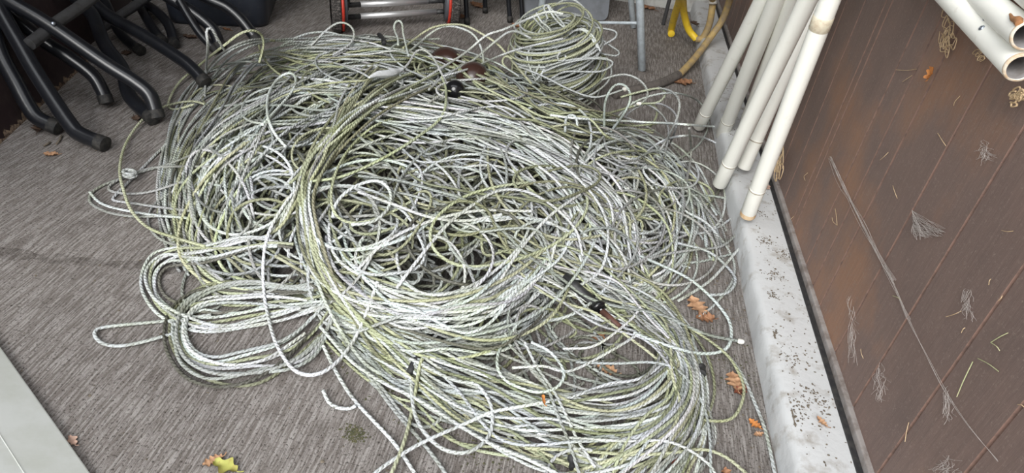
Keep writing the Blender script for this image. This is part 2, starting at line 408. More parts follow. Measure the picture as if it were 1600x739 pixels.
def drape(px, lift):
    """lay traced points on the heap or on the floor, lift above its surface; loops over the crest keep the crest's distance"""
    px = np.asarray(px, float); n = len(px); lift = np.broadcast_to(lift, (n,))
    d = np.stack([px[:, 0] - CX, px[:, 1] - CY, np.full(n, F)], 1) @ M.T
    tz0 = (0. - HC) / np.minimum(d[:, 2], -60.)
    tz1 = np.minimum((.45 - HC) / np.minimum(d[:, 2], -60.), tz0 * .9)
    s = np.linspace(0, 1, 260)
    T = tz1[:, None] + (tz0 - tz1)[:, None] * s
    Xr = d[:, 0:1] * T; Yr = d[:, 1:2] * T; Zr = HC + d[:, 2:3] * T
    hs = Hq(Xr, Yr); c = Zr - np.maximum(hs + lift[:, None], .004)
    hit = c <= 0; idx = np.where(hit.any(1), hit.argmax(1), 259); ar = np.arange(n)
    hh = hs[ar, idx]
    cm = np.where(hs > .05, c, 9.); im = cm.argmin(1); ok = cm[ar, im] < .25
    over = (hh < .03) & (Yr[ar, idx] > 2.15) & ok & (im < idx)
    # interpolate the hit
    i0 = np.maximum(idx - 1, 0); c0 = c[ar, i0]; c1 = c[ar, idx]; w = np.where(np.abs(c0 - c1) > 1e-9, c0 / (c0 - c1 + 1e-12), 1); w = np.clip(w, 0, 1)
    t = T[ar, i0] * (1 - w) + T[ar, idx] * w
    t = np.where(over, T[ar, im], t)
    if n > 12:                              # a strand keeps an even course: single jumps in distance are ironed out
        k = 6; tp_ = np.concatenate([np.full(k, t[:3].mean()), t, np.full(k, t[-3:].mean())])
        t = np.median(np.stack([tp_[i:i + n] for i in range(2 * k + 1)]), 0); t = blur1(t, 6)
    return EYE + d * t[:, None]

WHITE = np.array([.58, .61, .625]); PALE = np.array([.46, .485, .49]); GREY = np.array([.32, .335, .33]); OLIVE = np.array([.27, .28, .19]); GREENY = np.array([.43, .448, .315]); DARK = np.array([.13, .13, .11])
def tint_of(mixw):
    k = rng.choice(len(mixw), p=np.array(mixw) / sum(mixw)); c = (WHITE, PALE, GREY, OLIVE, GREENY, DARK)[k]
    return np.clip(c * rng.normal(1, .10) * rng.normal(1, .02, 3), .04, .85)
def rope_path(px, lift=0., wob=0., amp=.006, sink=(0, 0), step=.009, close=0):
    c = catmull(px, 5.); n = len(c)
    if wob: c = c + np.stack([swave(n, n / 25, wob), swave(n, n / 25, wob)], 1)
    L = lift + swave(n, n / 14, amp)
    e = np.linspace(0, 1, n)
    L = L - sink[0] * np.clip(1 - e / .16, 0, 1) ** 2 - sink[1] * np.clip((e - .84) / .16, 0, 1) ** 2
    P = drape(c, L)
    P = blur1(P, 2)
    # an outlier that jumped in distance is pulled back to its neighbours
    P = resample(P, step)
    P[:, 2] = np.maximum(P[:, 2], .0045)
    return P
def rope_mesh(mb, P, tint, r=.0042, m=0):
    r = r * .83; n = len(P); sh = 1 + swave(n, n / 18, .07)[:, None]
    return add_tube(mb, P, r, 6, np.clip(tint * sh, .03, .9), True, rng.uniform(0, 9), m)
def strand(name, parent, px, tint, lift=0., wob=0., r=.0042, **kw):
    P = rope_path(px, lift, wob, **kw); mb = MB(); rope_mesh(mb, P, tint, r)
    return mb.obj(name, ROPE, parent, attrs=True), P
def bundle(center, width, n, levels=(-.03, .012), drift=.55, trim=.25):
    """n neighbouring strands along a traced centre line: pixel paths and levels"""
    C = catmull(center, 12.); k = len(C)
    W = np.interp(np.linspace(0, 1, k), np.linspace(0, 1, len(width)), width) if hasattr(width, '__len__') else np.full(k, width)
    T = np.gradient(C, axis=0); T /= np.linalg.norm(T, axis=1)[:, None]; Nn = np.stack([-T[:, 1], T[:, 0]], 1)
    out = []
    for i in range(n):
        u = rng.uniform(-1, 1) + swave(k, 4, drift)
        p = C + Nn * (W * u)[:, None]
        ta, tb = trim if isinstance(trim, tuple) else (trim, trim)
        a = int(rng.uniform(0, ta) * k); b = k - int(rng.uniform(0, tb) * k)
        p = p[a:b][::3]
        if len(p) >= 4: out.append((p, rng.uniform(*levels)))
    return out
def ellipse_px(cx, cy, rx, ry, a0, a1, rot=0., n=14, jit=.1):
    a = np.linspace(a0, a1, n); s = 1 + swave(n, 4, jit)
    x = rx * s * np.cos(a); y = ry * s * np.sin(a); c, d = math.cos(rot), math.sin(rot)
    return np.stack([cx + x * c - y * d, cy + x * d + y * c], 1)

# ---- the heap
heap = empty('rope_heap', (-.35, 1.6, 0), 'big tangled heap of weathered pale rope in the middle of the concrete floor', 'rope')
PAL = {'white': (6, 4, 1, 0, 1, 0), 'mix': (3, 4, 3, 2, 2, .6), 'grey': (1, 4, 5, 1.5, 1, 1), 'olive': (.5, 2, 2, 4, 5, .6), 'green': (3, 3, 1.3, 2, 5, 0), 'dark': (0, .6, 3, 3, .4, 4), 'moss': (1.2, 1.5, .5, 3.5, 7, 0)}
top = []       # (pixel path, level, palette)
def B(center, width, n, pal, levels=(-.035, .010), **kw):
    for p, l in bundle(center, width, n, levels, **kw): top.append((p, l, pal))
B([(690, 112), (600, 105), (500, 112), (410, 135), (345, 172), (300, 230), (280, 300), (290, 360), (325, 430)], [30, 32, 38, 42, 46, 35, 25, 25, 30], 44, 'grey')
B([(700, 150), (600, 130), (500, 150), (420, 190), (370, 240), (340, 300), (345, 370), (400, 440)], [30, 35, 45, 45, 40, 35, 30, 30], 36, 'grey')
B([(400, 100), (500, 78), (600, 74), (690, 98), (770, 138)], [10, 11, 12, 16, 20], 20, 'mix')
B([(470, 190), (390, 230), (320, 300), (300, 380), (340, 440), (420, 455), (490, 430)], 24, 16, 'olive')
B([(480, 150), (560, 165), (650, 180), (740, 200), (820, 230), (890, 275), (940, 325), (975, 385), (990, 440), (1020, 500)], [25, 28, 28, 28, 30, 32, 34, 36, 36, 30], 46, 'white', (-.02, .016))
B([(720, 115), (650, 135), (580, 165), (530, 205), (495, 255), (480, 300), (485, 350), (500, 410), (540, 470), (610, 530), (700, 580)], [15, 18, 22, 22, 16, 11, 13, 16, 22, 26, 30], 24, 'moss', (-.005, .024), trim=.12)
B([(600, 84), (560, 130), (530, 190), (500, 240), (460, 300), (420, 340), (380, 380)], [12, 15, 15, 14, 16, 22, 28], 12, 'moss', (0, .024))
B([(480, 300), (490, 380), (520, 440), (590, 480), (680, 495), (770, 480), (840, 430), (880, 370), (890, 300)], 32, 34, 'white', (-.02, .014))
B([(420, 420), (490, 470), (570, 515), (660, 540), (760, 545), (840, 510), (900, 450)], 18, 18, 'mix', (-.015, .012))
B([(640, 105), (720, 120), (800, 150), (870, 180), (950, 205), (1020, 220)], 24, 26, 'olive', (-.03, .012))
B([(860, 190), (950, 215), (1030, 250), (1080, 300), (1110, 360), (1120, 420)], 26, 20, 'grey')
B([(880, 230), (1000, 250), (1060, 320), (1060, 400), (1000, 450), (900, 440)], 22, 18, 'mix')
B([(600, 250), (700, 280), (800, 330), (870, 390), (930, 440)], 50, 22, 'mix')
B([(880, 330), (920, 380), (960, 420), (1010, 460)], 45, 20, 'olive', (-.02, .008))
for _ in range(56):
    cx, cy = rng.uniform(500, 880), rng.uniform(235, 440); rx = rng.uniform(45, 150); a0 = rng.uniform(0, 6.3)
    top.append((ellipse_px(cx, cy, rx, rx * rng.uniform(.35, .75), a0, a0 + rng.uniform(2.6, 6.8) * rng.choice([-1, 1]), rng.normal(0, .5)), rng.uniform(-.02, .014), 'mix'))
for _ in range(36):
    cx, cy = rng.normal(1000, 38), rng.normal(320, 45); rx = rng.uniform(40, 105); a0 = rng.uniform(0, 6.3)
    top.append((ellipse_px(cx, cy, rx, rx * rng.uniform(.5, 1.1), a0, a0 + rng.uniform(3.5, 7.5), rng.normal(0, .6)), rng.uniform(-.015, .014), 'mix'))
for _ in range(26):
    cx, cy = rng.normal(390, 40), rng.normal(300, 60); rx = rng.uniform(40, 90); a0 = rng.uniform(0, 6.3)
    top.append((ellipse_px(cx, cy, rx, rx * rng.uniform(.5, 1.0), a0, a0 + rng.uniform(3, 6.5), rng.normal(0, .6)), rng.uniform(-.02, .010), 'grey'))
for _ in range(26):
    cx, cy = rng.uniform(420, 760), rng.uniform(98, 165); rx = rng.uniform(40, 110); a0 = rng.uniform(0, 6.3)
    top.append((ellipse_px(cx, cy, rx, rx * rng.uniform(.2, .4), a0, a0 + rng.uniform(2.5, 6), rng.normal(0, .25)), rng.uniform(-.02, .010), 'mix'))
# loops that stand out one by one, traced
hero = [
 [(447, 230), (428, 207), (418, 180), (419, 148), (435, 122), (455, 113), (463, 125), (455, 145), (435, 168), (410, 195)],
 [(470, 290), (449, 313), (423, 356), (412, 400), (412, 452), (419, 495), (432, 538), (458, 577), (488, 586), (518, 573), (549, 538), (570, 495), (590, 440)],
 [(320, 163), (300, 158), (261, 165), (226, 184), (197, 223), (187, 265), (194, 300), (206, 330), (232, 356), (272, 371), (320, 385)],
 [(303, 163), (271, 172), (262, 163), (278, 131), (310, 103), (349, 72), (380, 50), (405, 50), (412, 68), (405, 98)],
 [(449, 97), (481, 76), (508, 49), (530, 35), (549, 41), (554, 57), (546, 70), (520, 86)],
 [(622, 70), (622, 58), (615, 46), (619, 31), (629, 35), (629, 49), (633, 65), (638, 87)],
 [(630, 75), (671, 45), (706, 38), (730, 41), (755, 54), (779, 70), (800, 95), (830, 130)],
 [(640, 80), (690, 42), (735, 50), (752, 75), (756, 100)],
 [(660, 125), (687, 108), (725, 84), (760, 55), (787, 46), (852, 19), (880, 22)],
 [(670, 140), (698, 116), (738, 95), (770, 68), (800, 48), (830, 60)],
 [(627, 110), (638, 100), (649, 81), (660, 77), (676, 89), (692, 119), (699, 135), (692, 147), (670, 160)],
 [(944, 200), (945, 162), (955, 138), (968, 130), (982, 138), (985, 157), (974, 179), (955, 205)],
 [(940, 180), (998, 164), (1020, 164), (1028, 173), (1022, 190), (1010, 205)],
 [(970, 152), (990, 146), (1020, 139), (1036, 138), (1041, 146), (1030, 160), (1000, 162)],
 [(940, 125), (958, 119), (976, 116), (998, 124), (1012, 141), (1009, 157), (990, 166)],
 [(860, 180), (900, 185), (990, 190), (1050, 193), (1090, 196), (1135, 199)],
 [(470, 284), (500, 282), (541, 274), (601, 246), (654, 213), (691, 181), (697, 140), (690, 120)],
 [(560, 300), (614, 319), (670, 339), (727, 345), (784, 335)],
 [(620, 450), (642, 420), (695, 355), (735, 323), (776, 299), (821, 299), (865, 323), (900, 360), (910, 400)],
 [(520, 340), (524, 319), (549, 294), (589, 282), (610, 299), (606, 327), (581, 347), (549, 351)],
 [(560, 275), (622, 282), (683, 299), (731, 315), (784, 359), (821, 396), (870, 430), (930, 470), (1030, 491), (1067, 507), (1109, 524), (1155, 533)],
 [(780, 440), (792, 420), (817, 384), (857, 339), (906, 303)],
 [(883, 205), (885, 181), (900, 181), (902, 200)],
 [(470, 380), (500, 440), (580, 478), (690, 488), (780, 475), (850, 425), (868, 380)],
 [(430, 400), (520, 448), (620, 470), (720, 462), (800, 430), (850, 390)],
 [(690, 190), (800, 215), (880, 260), (930, 310), (950, 360), (940, 420), (900, 450)],
 [(700, 200), (830, 225), (920, 270), (985, 330), (995, 390), (960, 440)],
 [(1000, 410), (1036, 398), (1088, 390), (1127, 385), (1153, 364), (1180, 342)],
 [(1060, 470), (1105, 442), (1131, 416), (1153, 390), (1182, 360)],
 [(1000, 400), (1067, 430), (1101, 455), (1128, 484), (1142, 509), (1140, 539), (1121, 551), (1084, 551), (1034, 537), (990, 520)],
 [(1060, 380), (1110, 395), (1147, 430), (1147, 447), (1134, 459), (1109, 461)],
 [(990, 250), (1030, 235), (1062, 270), (1066, 330), (1050, 380), (1000, 410)],
 [(560, 420), (600, 380), (660, 350), (740, 330), (830, 330)],
 [(880, 60), (800, 80), (740, 105), (690, 120)],
 [(350, 78), (335, 52), (330, 42), (322, 46), (325, 70), (322, 105), (320, 150)],
]
hpal = ['white'] * len(hero)
for i in (2, 3, 6, 8, 9, 12, 13, 14, 27, 28, 31): hpal[i] = 'green' if i != 27 else 'grey'
for hx, hp in zip(hero, hpal): top.append((np.array(hx, float), .014, hp + '!'))
# about a hundred strands that show most are parts of their own, the tangle under them is one mass
L_ = []
for p, l, pal in top:
    h_ = pal.endswith('!'); tint = tint_of(PAL[pal.rstrip('!')])
    P = rope_path(p, l, 0 if h_ else 2.2, amp=.003 if h_ else .007, sink=(0, 0) if h_ else (.05, .05))
    L_.append((h_, l, len(P), P, tint))
order = sorted(range(len(L_)), key=lambda i: (not L_[i][0], -(L_[i][1] + L_[i][2] * .0002)))
for i in order[:100]:
    mb = MB(); rope_mesh(mb, L_[i][3], L_[i][4], .0045 if L_[i][0] else rng.uniform(.0039, .0045)); mb.obj('rope_strand', ROPE, heap, attrs=True)
tang = MB()
for i in order[100:]: rope_mesh(tang, L_[i][3], L_[i][4], rng.uniform(.0037, .0044))
# inner tangle: loops filling the heap's body, shade within put into their darker tint
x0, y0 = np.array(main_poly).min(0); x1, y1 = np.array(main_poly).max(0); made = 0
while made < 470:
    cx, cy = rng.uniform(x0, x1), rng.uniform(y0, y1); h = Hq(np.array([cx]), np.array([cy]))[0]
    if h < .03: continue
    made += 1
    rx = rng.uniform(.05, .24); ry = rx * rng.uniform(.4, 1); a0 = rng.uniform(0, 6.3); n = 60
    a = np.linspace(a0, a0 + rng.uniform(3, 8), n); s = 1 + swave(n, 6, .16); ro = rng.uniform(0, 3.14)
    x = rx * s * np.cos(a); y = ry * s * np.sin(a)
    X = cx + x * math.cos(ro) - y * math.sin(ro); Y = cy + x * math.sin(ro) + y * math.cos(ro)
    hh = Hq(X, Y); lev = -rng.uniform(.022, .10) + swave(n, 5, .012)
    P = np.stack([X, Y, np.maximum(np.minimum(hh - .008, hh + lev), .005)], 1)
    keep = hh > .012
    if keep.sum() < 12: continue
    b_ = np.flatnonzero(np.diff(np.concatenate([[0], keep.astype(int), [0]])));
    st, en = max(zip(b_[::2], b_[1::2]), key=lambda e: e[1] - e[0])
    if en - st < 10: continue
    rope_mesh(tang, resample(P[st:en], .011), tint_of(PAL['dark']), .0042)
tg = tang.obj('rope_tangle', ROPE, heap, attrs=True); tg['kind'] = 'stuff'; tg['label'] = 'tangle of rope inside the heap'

def rope_end(parent, p, d, r=.0058, name='rope_end'):
    """melted knob at the end of a rope"""
    d = np.array(d) / np.linalg.norm(d); mb = MB()
    lathe_along(mb, np.array(p) - d * .004, np.array(p) + d, [(0, r * .7), (.003, r), (.010, r * 1.05), (.014, r * .8), (.016, .0005)], 10)
    return mb.obj(name, ROPEEND, parent)
for i_, hx in enumerate(hero):
    if i_ in (13, 20):
        P = [L for L in L_ if L[0]][i_][3]; rope_end(heap, P[-1], P[-1] - P[-4])
# ---- long coil running out of the heap's front
coil = empty('rope_coil', (.0, 1.0, 0), 'long flattened coil of yellow-green rope swept round before the heap towards the kerb', 'rope')
tp = []
def T(center, width, n, pal, levels=(-.012, .010), **kw):
    for p, l in bundle(center, width, n, levels, **kw): tp.append((p, l, pal))
T([(790, 370), (870, 415), (950, 458), (1020, 500), (1062, 550), (1082, 600), (1072, 650), (1030, 700), (980, 740), (920, 785)], [25, 30, 34, 34, 26, 22, 24, 34, 38, 40], 28, 'green', trim=(.12, 0))
T([(520, 500), (620, 590), (730, 645), (840, 690), (930, 705), (1010, 690), (1062, 640), (1072, 580), (1045, 520), (980, 465), (900, 425)], [14, 24, 34, 40, 42, 40, 26, 20, 22, 26, 26], 22, 'green', trim=(.04, .06))
T([(560, 490), (690, 560), (800, 595), (900, 625), (990, 620), (1045, 580), (1060, 530), (1010, 480), (930, 440)], [14, 24, 30, 30, 26, 22, 20, 24, 24], 13, 'mix', trim=(.05, .06))
T([(560, 500), (700, 625), (800, 680), (900, 735), (980, 785)], [12, 16, 20, 24, 26], 8, 'green', trim=(.05, 0))
T([(530, 450), (600, 535), (680, 585), (780, 625), (900, 655), (1010, 655), (1070, 610), (1065, 545), (1010, 485)], [12, 22, 26, 34, 36, 30, 20, 20, 24], 9, 'white', trim=(.03, .05))
T([(1000, 480), (1065, 550), (1098, 630), (1095, 700), (1060, 775)], 12, 6, 'mix', trim=(.1, 0))
for _ in range(6):
    cx, cy = rng.uniform(820, 960), rng.uniform(500, 570); rx = rng.uniform(40, 95); a0 = rng.uniform(0, 6.3)
    tp.append((ellipse_px(cx, cy, rx, rx * rng.uniform(.4, .7), a0, a0 + rng.uniform(2, 4.5), rng.normal(0, .5)), rng.uniform(-.01, .004), 'mix'))
for q in ([(900, 566), (963, 568), (1017, 566), (1055, 576), (1084, 606), (1101, 639), (1109, 681), (1111, 745)],
          [(840, 678), (900, 685), (984, 689), (1038, 689), (1075, 702), (1109, 727), (1125, 755)],
          [(820, 700), (900, 704), (984, 710), (1046, 708), (1096, 702), (1134, 714), (1172, 745)],
          [(810, 505), (795, 526), (780, 547), (777, 573), (789, 594), (813, 606), (839, 613), (863, 609), (878, 597), (881, 579), (860, 550), (830, 535)],
          [(854, 745), (860, 722), (878, 707), (902, 701), (925, 704)],
          [(790, 520), (798, 541), (827, 570), (854, 603), (872, 650), (887, 686), (907, 745)],
          [(820, 535), (840, 575), (866, 612), (884, 647), (902, 686), (930, 730)],
          [(1010, 480), (1080, 514), (1130, 549), (1151, 576), (1163, 610), (1151, 647), (1130, 658), (1095, 656)],
          [(800, 575), (850, 572), (890, 580), (960, 545), (1000, 520)],
          [(880, 545), (930, 540), (985, 500), (1000, 480)]):
    tp.append((np.array(q, float), .008, 'white!'))
for j, (p, l, pal) in enumerate(tp):
    h_ = pal.endswith('!')
    strand('rope_strand', coil, p, tint_of(PAL['green' if j % 3 == 0 and h_ else pal.rstrip('!')]), l + .004, 0 if h_ else 1.6, rng.uniform(.0034, .0039), amp=.003, sink=(0, 0) if h_ else (.02, .02))
# ---- flat loops at the heap's lower left
lc = empty('rope_coil', tuple(fl(385, 520)), 'flat oval loops of pale rope lying on bare concrete at the heap lower left', 'rope')
for p, l in bundle([(540, 450), (470, 468), (400, 465), (320, 470), (284, 500), (290, 550), (340, 575), (420, 562), (480, 525), (530, 470)], [14, 17, 19, 18, 16, 18, 20, 18, 16, 12], 11, (.001, .012), trim=.1):
    strand('rope_strand', lc, p, tint_of(PAL['mix']), l, 1., amp=.002)
for p, l in bundle([(470, 385), (420, 378), (330, 392), (255, 400), (232, 440), (255, 485), (320, 508), (420, 492), (520, 470)], [10, 12, 14, 14, 9, 12, 12, 14, 10], 7, (.001, .010), trim=.1):
    strand('rope_strand', lc, p, tint_of(PAL['mix']), l, 1., amp=.002)
lo = empty('rope_loop', tuple(fl(200, 300)), 'few thin rope loops spreading left from the heap near the bent black table feet', 'rope')
for q in ([(340, 225), (270, 255), (212, 272), (160, 290), (140, 305), (146, 322), (200, 338), (290, 335)], [(330, 262), (240, 262), (178, 285), (172, 300), (220, 302), (300, 280)], [(140, 300), (160, 320), (210, 332), (290, 342)],
          [(300, 330), (240, 322), (190, 316), (175, 312), (215, 270), (260, 225)]):
    o_, P = strand('rope_strand', lo, q, tint_of(PAL['mix']), .004, .6, amp=.002)
kn = MB(); c0 = fl(203, 273, .02)
for k_ in range(3):
    a = np.linspace(0, 6.28, 22); ax = rng.uniform(-.4, .4, 2)
    add_tube(kn, np.stack([c0[0] + .014 * np.cos(a), c0[1] + .012 * np.sin(a), c0[2] + .004 * k_ + ax[0] * .012 * np.cos(a) + ax[1] * .012 * np.sin(a)], 1), .0045, 6, WHITE)
kn.obj('knot', ROPE, lo, attrs=True)
# ---- single rope lengths lying clear of the heap
singles = [
 ([(330, 492), (275, 500), (159, 512), (148, 525), (168, 540), (207, 538), (272, 521), (330, 505)], 'mix', 'single narrow loop of rope reaching far out left over bare concrete'),
 ([(575, 760), (586, 739), (651, 696), (733, 659), (767, 644), (819, 634), (858, 627)], 'white', 'white straight rope crossing over the front coil from the bottom edge'),
 ([(640, 560), (709, 594), (744, 600), (765, 627), (770, 653), (765, 680), (744, 701), (721, 708), (691, 701), (664, 677), (647, 644), (642, 600)], 'white', 'round open loop of pale rope on the floor in front of the coil'),
 ([(505, 540), (521, 573), (537, 601), (556, 628), (585, 659), (619, 696), (655, 750)], 'white', 'lone leftmost rope running diagonally down the floor past the moss spot'),
 ([(500, 510), (544, 560), (573, 582), (610, 604), (641, 618), (682, 642), (760, 690), (830, 720), (890, 750)], 'white', 'long pale rope along the lower left border of the front coil'),
 ([(530, 520), (556, 560), (585, 599), (610, 633), (634, 662), (656, 686), (690, 730), (705, 755)], 'grey', 'thin grey rope lying between the two long diagonal ropes at bottom centre'),
 ([(660, 560), (656, 570), (648, 618), (639, 664), (627, 703), (605, 755)], 'green', 'greenish rope hanging down from the black taped joint to the bottom edge'),
 ([(505, 610), (513, 628), (525, 638), (542, 641), (556, 634)], 'white', 'short hooked piece of pale rope lying alone on the concrete'),
 ([(1040, 490), (1080, 514), (1130, 549), (1159, 585), (1180, 631), (1197, 677), (1214, 755)], 'mix', 'thin rope running along the kerb foot to the bottom edge'),
 ([(570, 575), (600, 610), (640, 660), (672, 668), (700, 640)], 'grey', 'small grey rope end bent on the floor beside the open loop'),
]
for i_, (px, pal, lab) in enumerate(singles):
    P = rope_path(px, .017 if i_ in (1, 2, 4, 6) else .006, 0, amp=.001); mb = MB(); rope_mesh(mb, P, {'white': WHITE, 'mix': PALE, 'grey': GREY * 1.1, 'green': GREENY}[pal] * rng.normal(1, .04), .0043)
    o = mb.obj('rope', ROPE, None, attrs=True); tag(o, lab, 'rope', 'loose rope lengths')
# ---- wound hank standing behind the heap at the right
hk = dep(872, 98, 2.36); hk[2] = .155
hank = empty('rope_hank', (hk[0], hk[1], 0), 'thick wound hank of green-stained rope behind the heap, beside the galvanised leg', 'rope')
turns, per = 104, 40; n = turns * per; th = np.linspace(0, 2 * math.pi * turns, n)
rho = .078 * np.sqrt(np.clip(.55 + swave(n, turns * 1.1, .35), .02, 1)); ph = np.linspace(0, 2 * math.pi * 9.3, n) + swave(n, turns / 2, 1.0)
Rr = .098 + rho * np.cos(ph) * .85 + swave(n, turns * 1.7, .010); zz = rho * np.sin(ph) * 1.9 + swave(n, turns * 1.9, .016)
loc = np.stack([Rr * np.cos(th) * 1.06, Rr * np.sin(th), zz], 1)
up = np.array([-.30, -.13, .94]); up /= np.linalg.norm(up); e1 = np.cross([0, 1., 0], up); e1 /= np.linalg.norm(e1); e2 = np.cross(up, e1)
P = hk + loc @ np.array([e1, e2, up]); P[:, 2] = np.maximum(P[:, 2], .006)
tn = np.stack([swave(n, turns, .5)] * 3, 1); tt = np.where(tn > .35, GREENY, np.where(tn < -.28, OLIVE * 1.2, PALE * 1.05))
mb = MB(); add_tube(mb, P, .0036, 6, blur1(tt, 10)); mb.obj('winding', ROPE, hank, attrs=True)
dz = depth_of(hk)
def at_depth(px, off): return np.array([dep(x, y, dz + o_) for (x, y), o_ in zip(px, off if hasattr(off, '__len__') else [off] * len(px))])
for px, off, tnt in (
    ([(845, 60), (858, 20), (875, 3), (894, -1), (910, 10), (920, 26), (921, 48)], -.02, PALE), ([(850, 60), (862, 28), (880, 12), (900, 10), (912, 24), (915, 45)], 0, GREENY),
    ([(888, 52), (902, 41), (938, 44), (961, 49), (961, 59), (942, 71), (925, 84)], -.06, PALE), ([(900, 40), (922, 49), (953, 71), (967, 81), (963, 87), (946, 85), (930, 80)], -.05, PALE),
    ([(838, 125), (847, 114), (861, 91), (881, 61), (906, 45), (925, 55), (938, 80)], -.13, WHITE), ([(835, 118), (849, 90), (870, 66), (900, 47), (918, 52), (934, 75)], -.13, WHITE),
    ([(820, 118), (828, 90), (836, 62), (850, 40), (858, 60), (850, 90), (845, 125)], -.1, PALE), ([(800, 110), (806, 70), (830, 36), (856, 26), (882, 38), (897, 60)], -.03, GREENY),
    ([(838, 20), (846, 34), (858, 44), (862, 58), (848, 68), (832, 72), (824, 92), (838, 130)], -.12, WHITE), ([(834, 28), (848, 44), (857, 52), (850, 64), (836, 70), (830, 95), (842, 132)], -.11, PALE),
    ([(856, 10), (866, 28), (880, 42), (896, 50)], -.1, WHITE), ([(876, 82), (871, 88), (874, 95), (882, 94), (884, 87)], -.17, WHITE),
    ([(850, 112), (880, 100), (920, 92), (952, 94), (956, 102), (935, 112), (885, 112), (862, 122)], -.17, PALE), ([(852, 104), (890, 94), (930, 90), (950, 92)], -.165, PALE),
    ([(810, 104), (850, 120), (890, 140), (930, 152), (975, 140)], -.19, PALE), ([(800, 92), (790, 88), (786, 100), (810, 120), (850, 138)], -.12, GREENY),
    ([(856, 30), (850, 12), (856, 8), (866, 20), (882, 40), (890, 55)], -.1, PALE)):
    mb = MB(); add_tube(mb, catmull(at_depth(px, off), .008), .0037, 6, tnt * rng.normal(.95, .06)); mb.obj('loose_turn', ROPE, hank, attrs=True)
e_ = at_depth([(979, 133)], -.19)[0]; rope_end(hank, at_depth([(975, 140)], -.19)[0], e_ - at_depth([(960, 146)], -.19)[0], .008)

# ---- bits tied into or buried in the heap
def on_heap(px, py, lift=0.): return drape([(px, py)], lift)[0]
mb = MB(); tpz = [on_heap(x, y, .014) for x, y in ((577, 121), (590, 117), (606, 116), (620, 112), (629, 108))]
add_tube(mb, catmull(tpz, .006), np.interp(np.linspace(0, 1, len(catmull(tpz, .006))), [0, .3, .7, 1], [.003, .012, .014, .005]), 10); w_ = mb.obj('tape_wrap', TAPE, heap); w_['label'] = 'white frayed tape wrap'
def tape(parent, px, rad, lab='black tape wrap', mat=None):
    pts = catmull([on_heap(x, y, .010) for x, y in px], .005); mb = MB(); n = len(pts)
    add_tube(mb, pts, rad * (1 + .18 * np.sin(np.linspace(0, 9, n))), 10); o = mb.obj('tape_wrap', mat or BLACKTAPE, parent); o['label'] = lab
tape(coil, [(641, 583), (645, 568), (653, 560)], .0065); tape(coil, [(893, 712), (893, 722), (895, 732)], .0065); tape(coil, [(1093, 572), (1096, 578), (1095, 584)], .010)
tape(heap, [(592, 54), (598, 60), (600, 68)], .007, 'black knotted strip')
def ovoid(p, r, name, mat, label, cat, neck=None, squash=1., axis=(0, 0, 1)):
    mb = MB(); a = np.array(axis, float); a /= np.linalg.norm(a); A = np.array(p) - a * r * squash
    pr = [(r * squash * (1 - math.cos(x)), max(.0005, r * math.sin(x))) for x in np.linspace(0, math.pi, 18)]
    if neck: pr = [q for q in pr if q[0] < r * squash * 1.8] + neck
    lathe_along(mb, A, A + a, pr, 28); return tag(mb.obj(name, mat), label, cat)
p = on_heap(697, 96, -.024)
ovoid(p, .050, 'brown_float', BROWNGLAZE, 'glossy brown rounded float poking out at the back of the heap', 'float', squash=1.25, axis=(.7, -.5, .2))
p = on_heap(738, 126, -.030)
ovoid(p, .055, 'brown_float', BROWNGLAZE, 'scuffed brown float beside the shiny black ball in the heap', 'float', squash=1.1, axis=(.3, .2, .9))
p = on_heap(711, 141, .006)
ovoid(p, .030, 'black_ball', BLACKGLOSS, 'shiny black ball nested among ropes at the back of the heap', 'ball')
a_, b_, c_, d_ = [on_heap(x, y, .0) for x, y in ((880, 432), (934, 478), (940, 487), (968, 512))]
hd = empty('tool_handle', tuple(a_), 'black flanged grip on a red-brown shaft caught in the front coil', 'handle')
mb = MB(); L0 = np.linalg.norm(b_ - a_); lathe_along(mb, a_, b_, [(0, .0005), (.002, .013), (L0 * .5, .012), (L0, .011), (L0 + .001, .0005)], 20); mb.obj('grip', BLACKTAPE, hd)
mb = MB(); lathe_along(mb, b_, c_, [(0, .0005), (.001, .018), (.010, .019), (.014, .015), (.015, .0005)], 20); mb.obj('flange', BLACKGLOSS, hd)
mb = MB(); L0 = np.linalg.norm(d_ - c_); lathe_along(mb, c_, d_, [(0, .0005), (.001, .009), (L0, .008), (L0 + .002, .0005)], 14); mb.obj('shaft', SHAFT, hd)

# ------------------------------------------------------------------ cream pipes leaning by the kerb
def pipe(name, A, Bp, r, label, group, mat=PVC, socket=.095, open_end=False):
    A = np.array(A, float); Bp = np.array(Bp, float); d = Bp - A; L = np.linalg.norm(d); d /= L
    t = empty(name, tuple(A), label, 'pipe', group); w = .0028
    mb = MB(); lathe_along(mb, A, Bp, [(socket, r - w), (socket, r * .97), (socket + .003, r), (L - .002, r), (L, r - .001), (L, r - w), (socket, r - w)], 32); mb.obj('barrel', mat, t)
    mb = MB(); lathe_along(mb, A, Bp, [(.0, r - w - .001), (0, r - .002), (.003, r * .985), (socket - .006, r * 1.0), (socket - .002, r * 1.03), (socket + .002, r * 1.03), (socket + .004, r * .99)], 32)
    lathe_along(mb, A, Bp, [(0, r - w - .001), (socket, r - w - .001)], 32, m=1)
    mb.obj('socket', [mat, PVCIN], t)
    mb = MB(); lathe_along(mb, A, Bp, [(socket - .0035, r * 1.0), (socket - .003, r * 1.04), (socket - .001, r * 1.045), (socket + .0005, r * 1.03)], 32); mb.obj('joint_ring', JOINT, t)['label'] = 'grubby joint line'
    return t, d
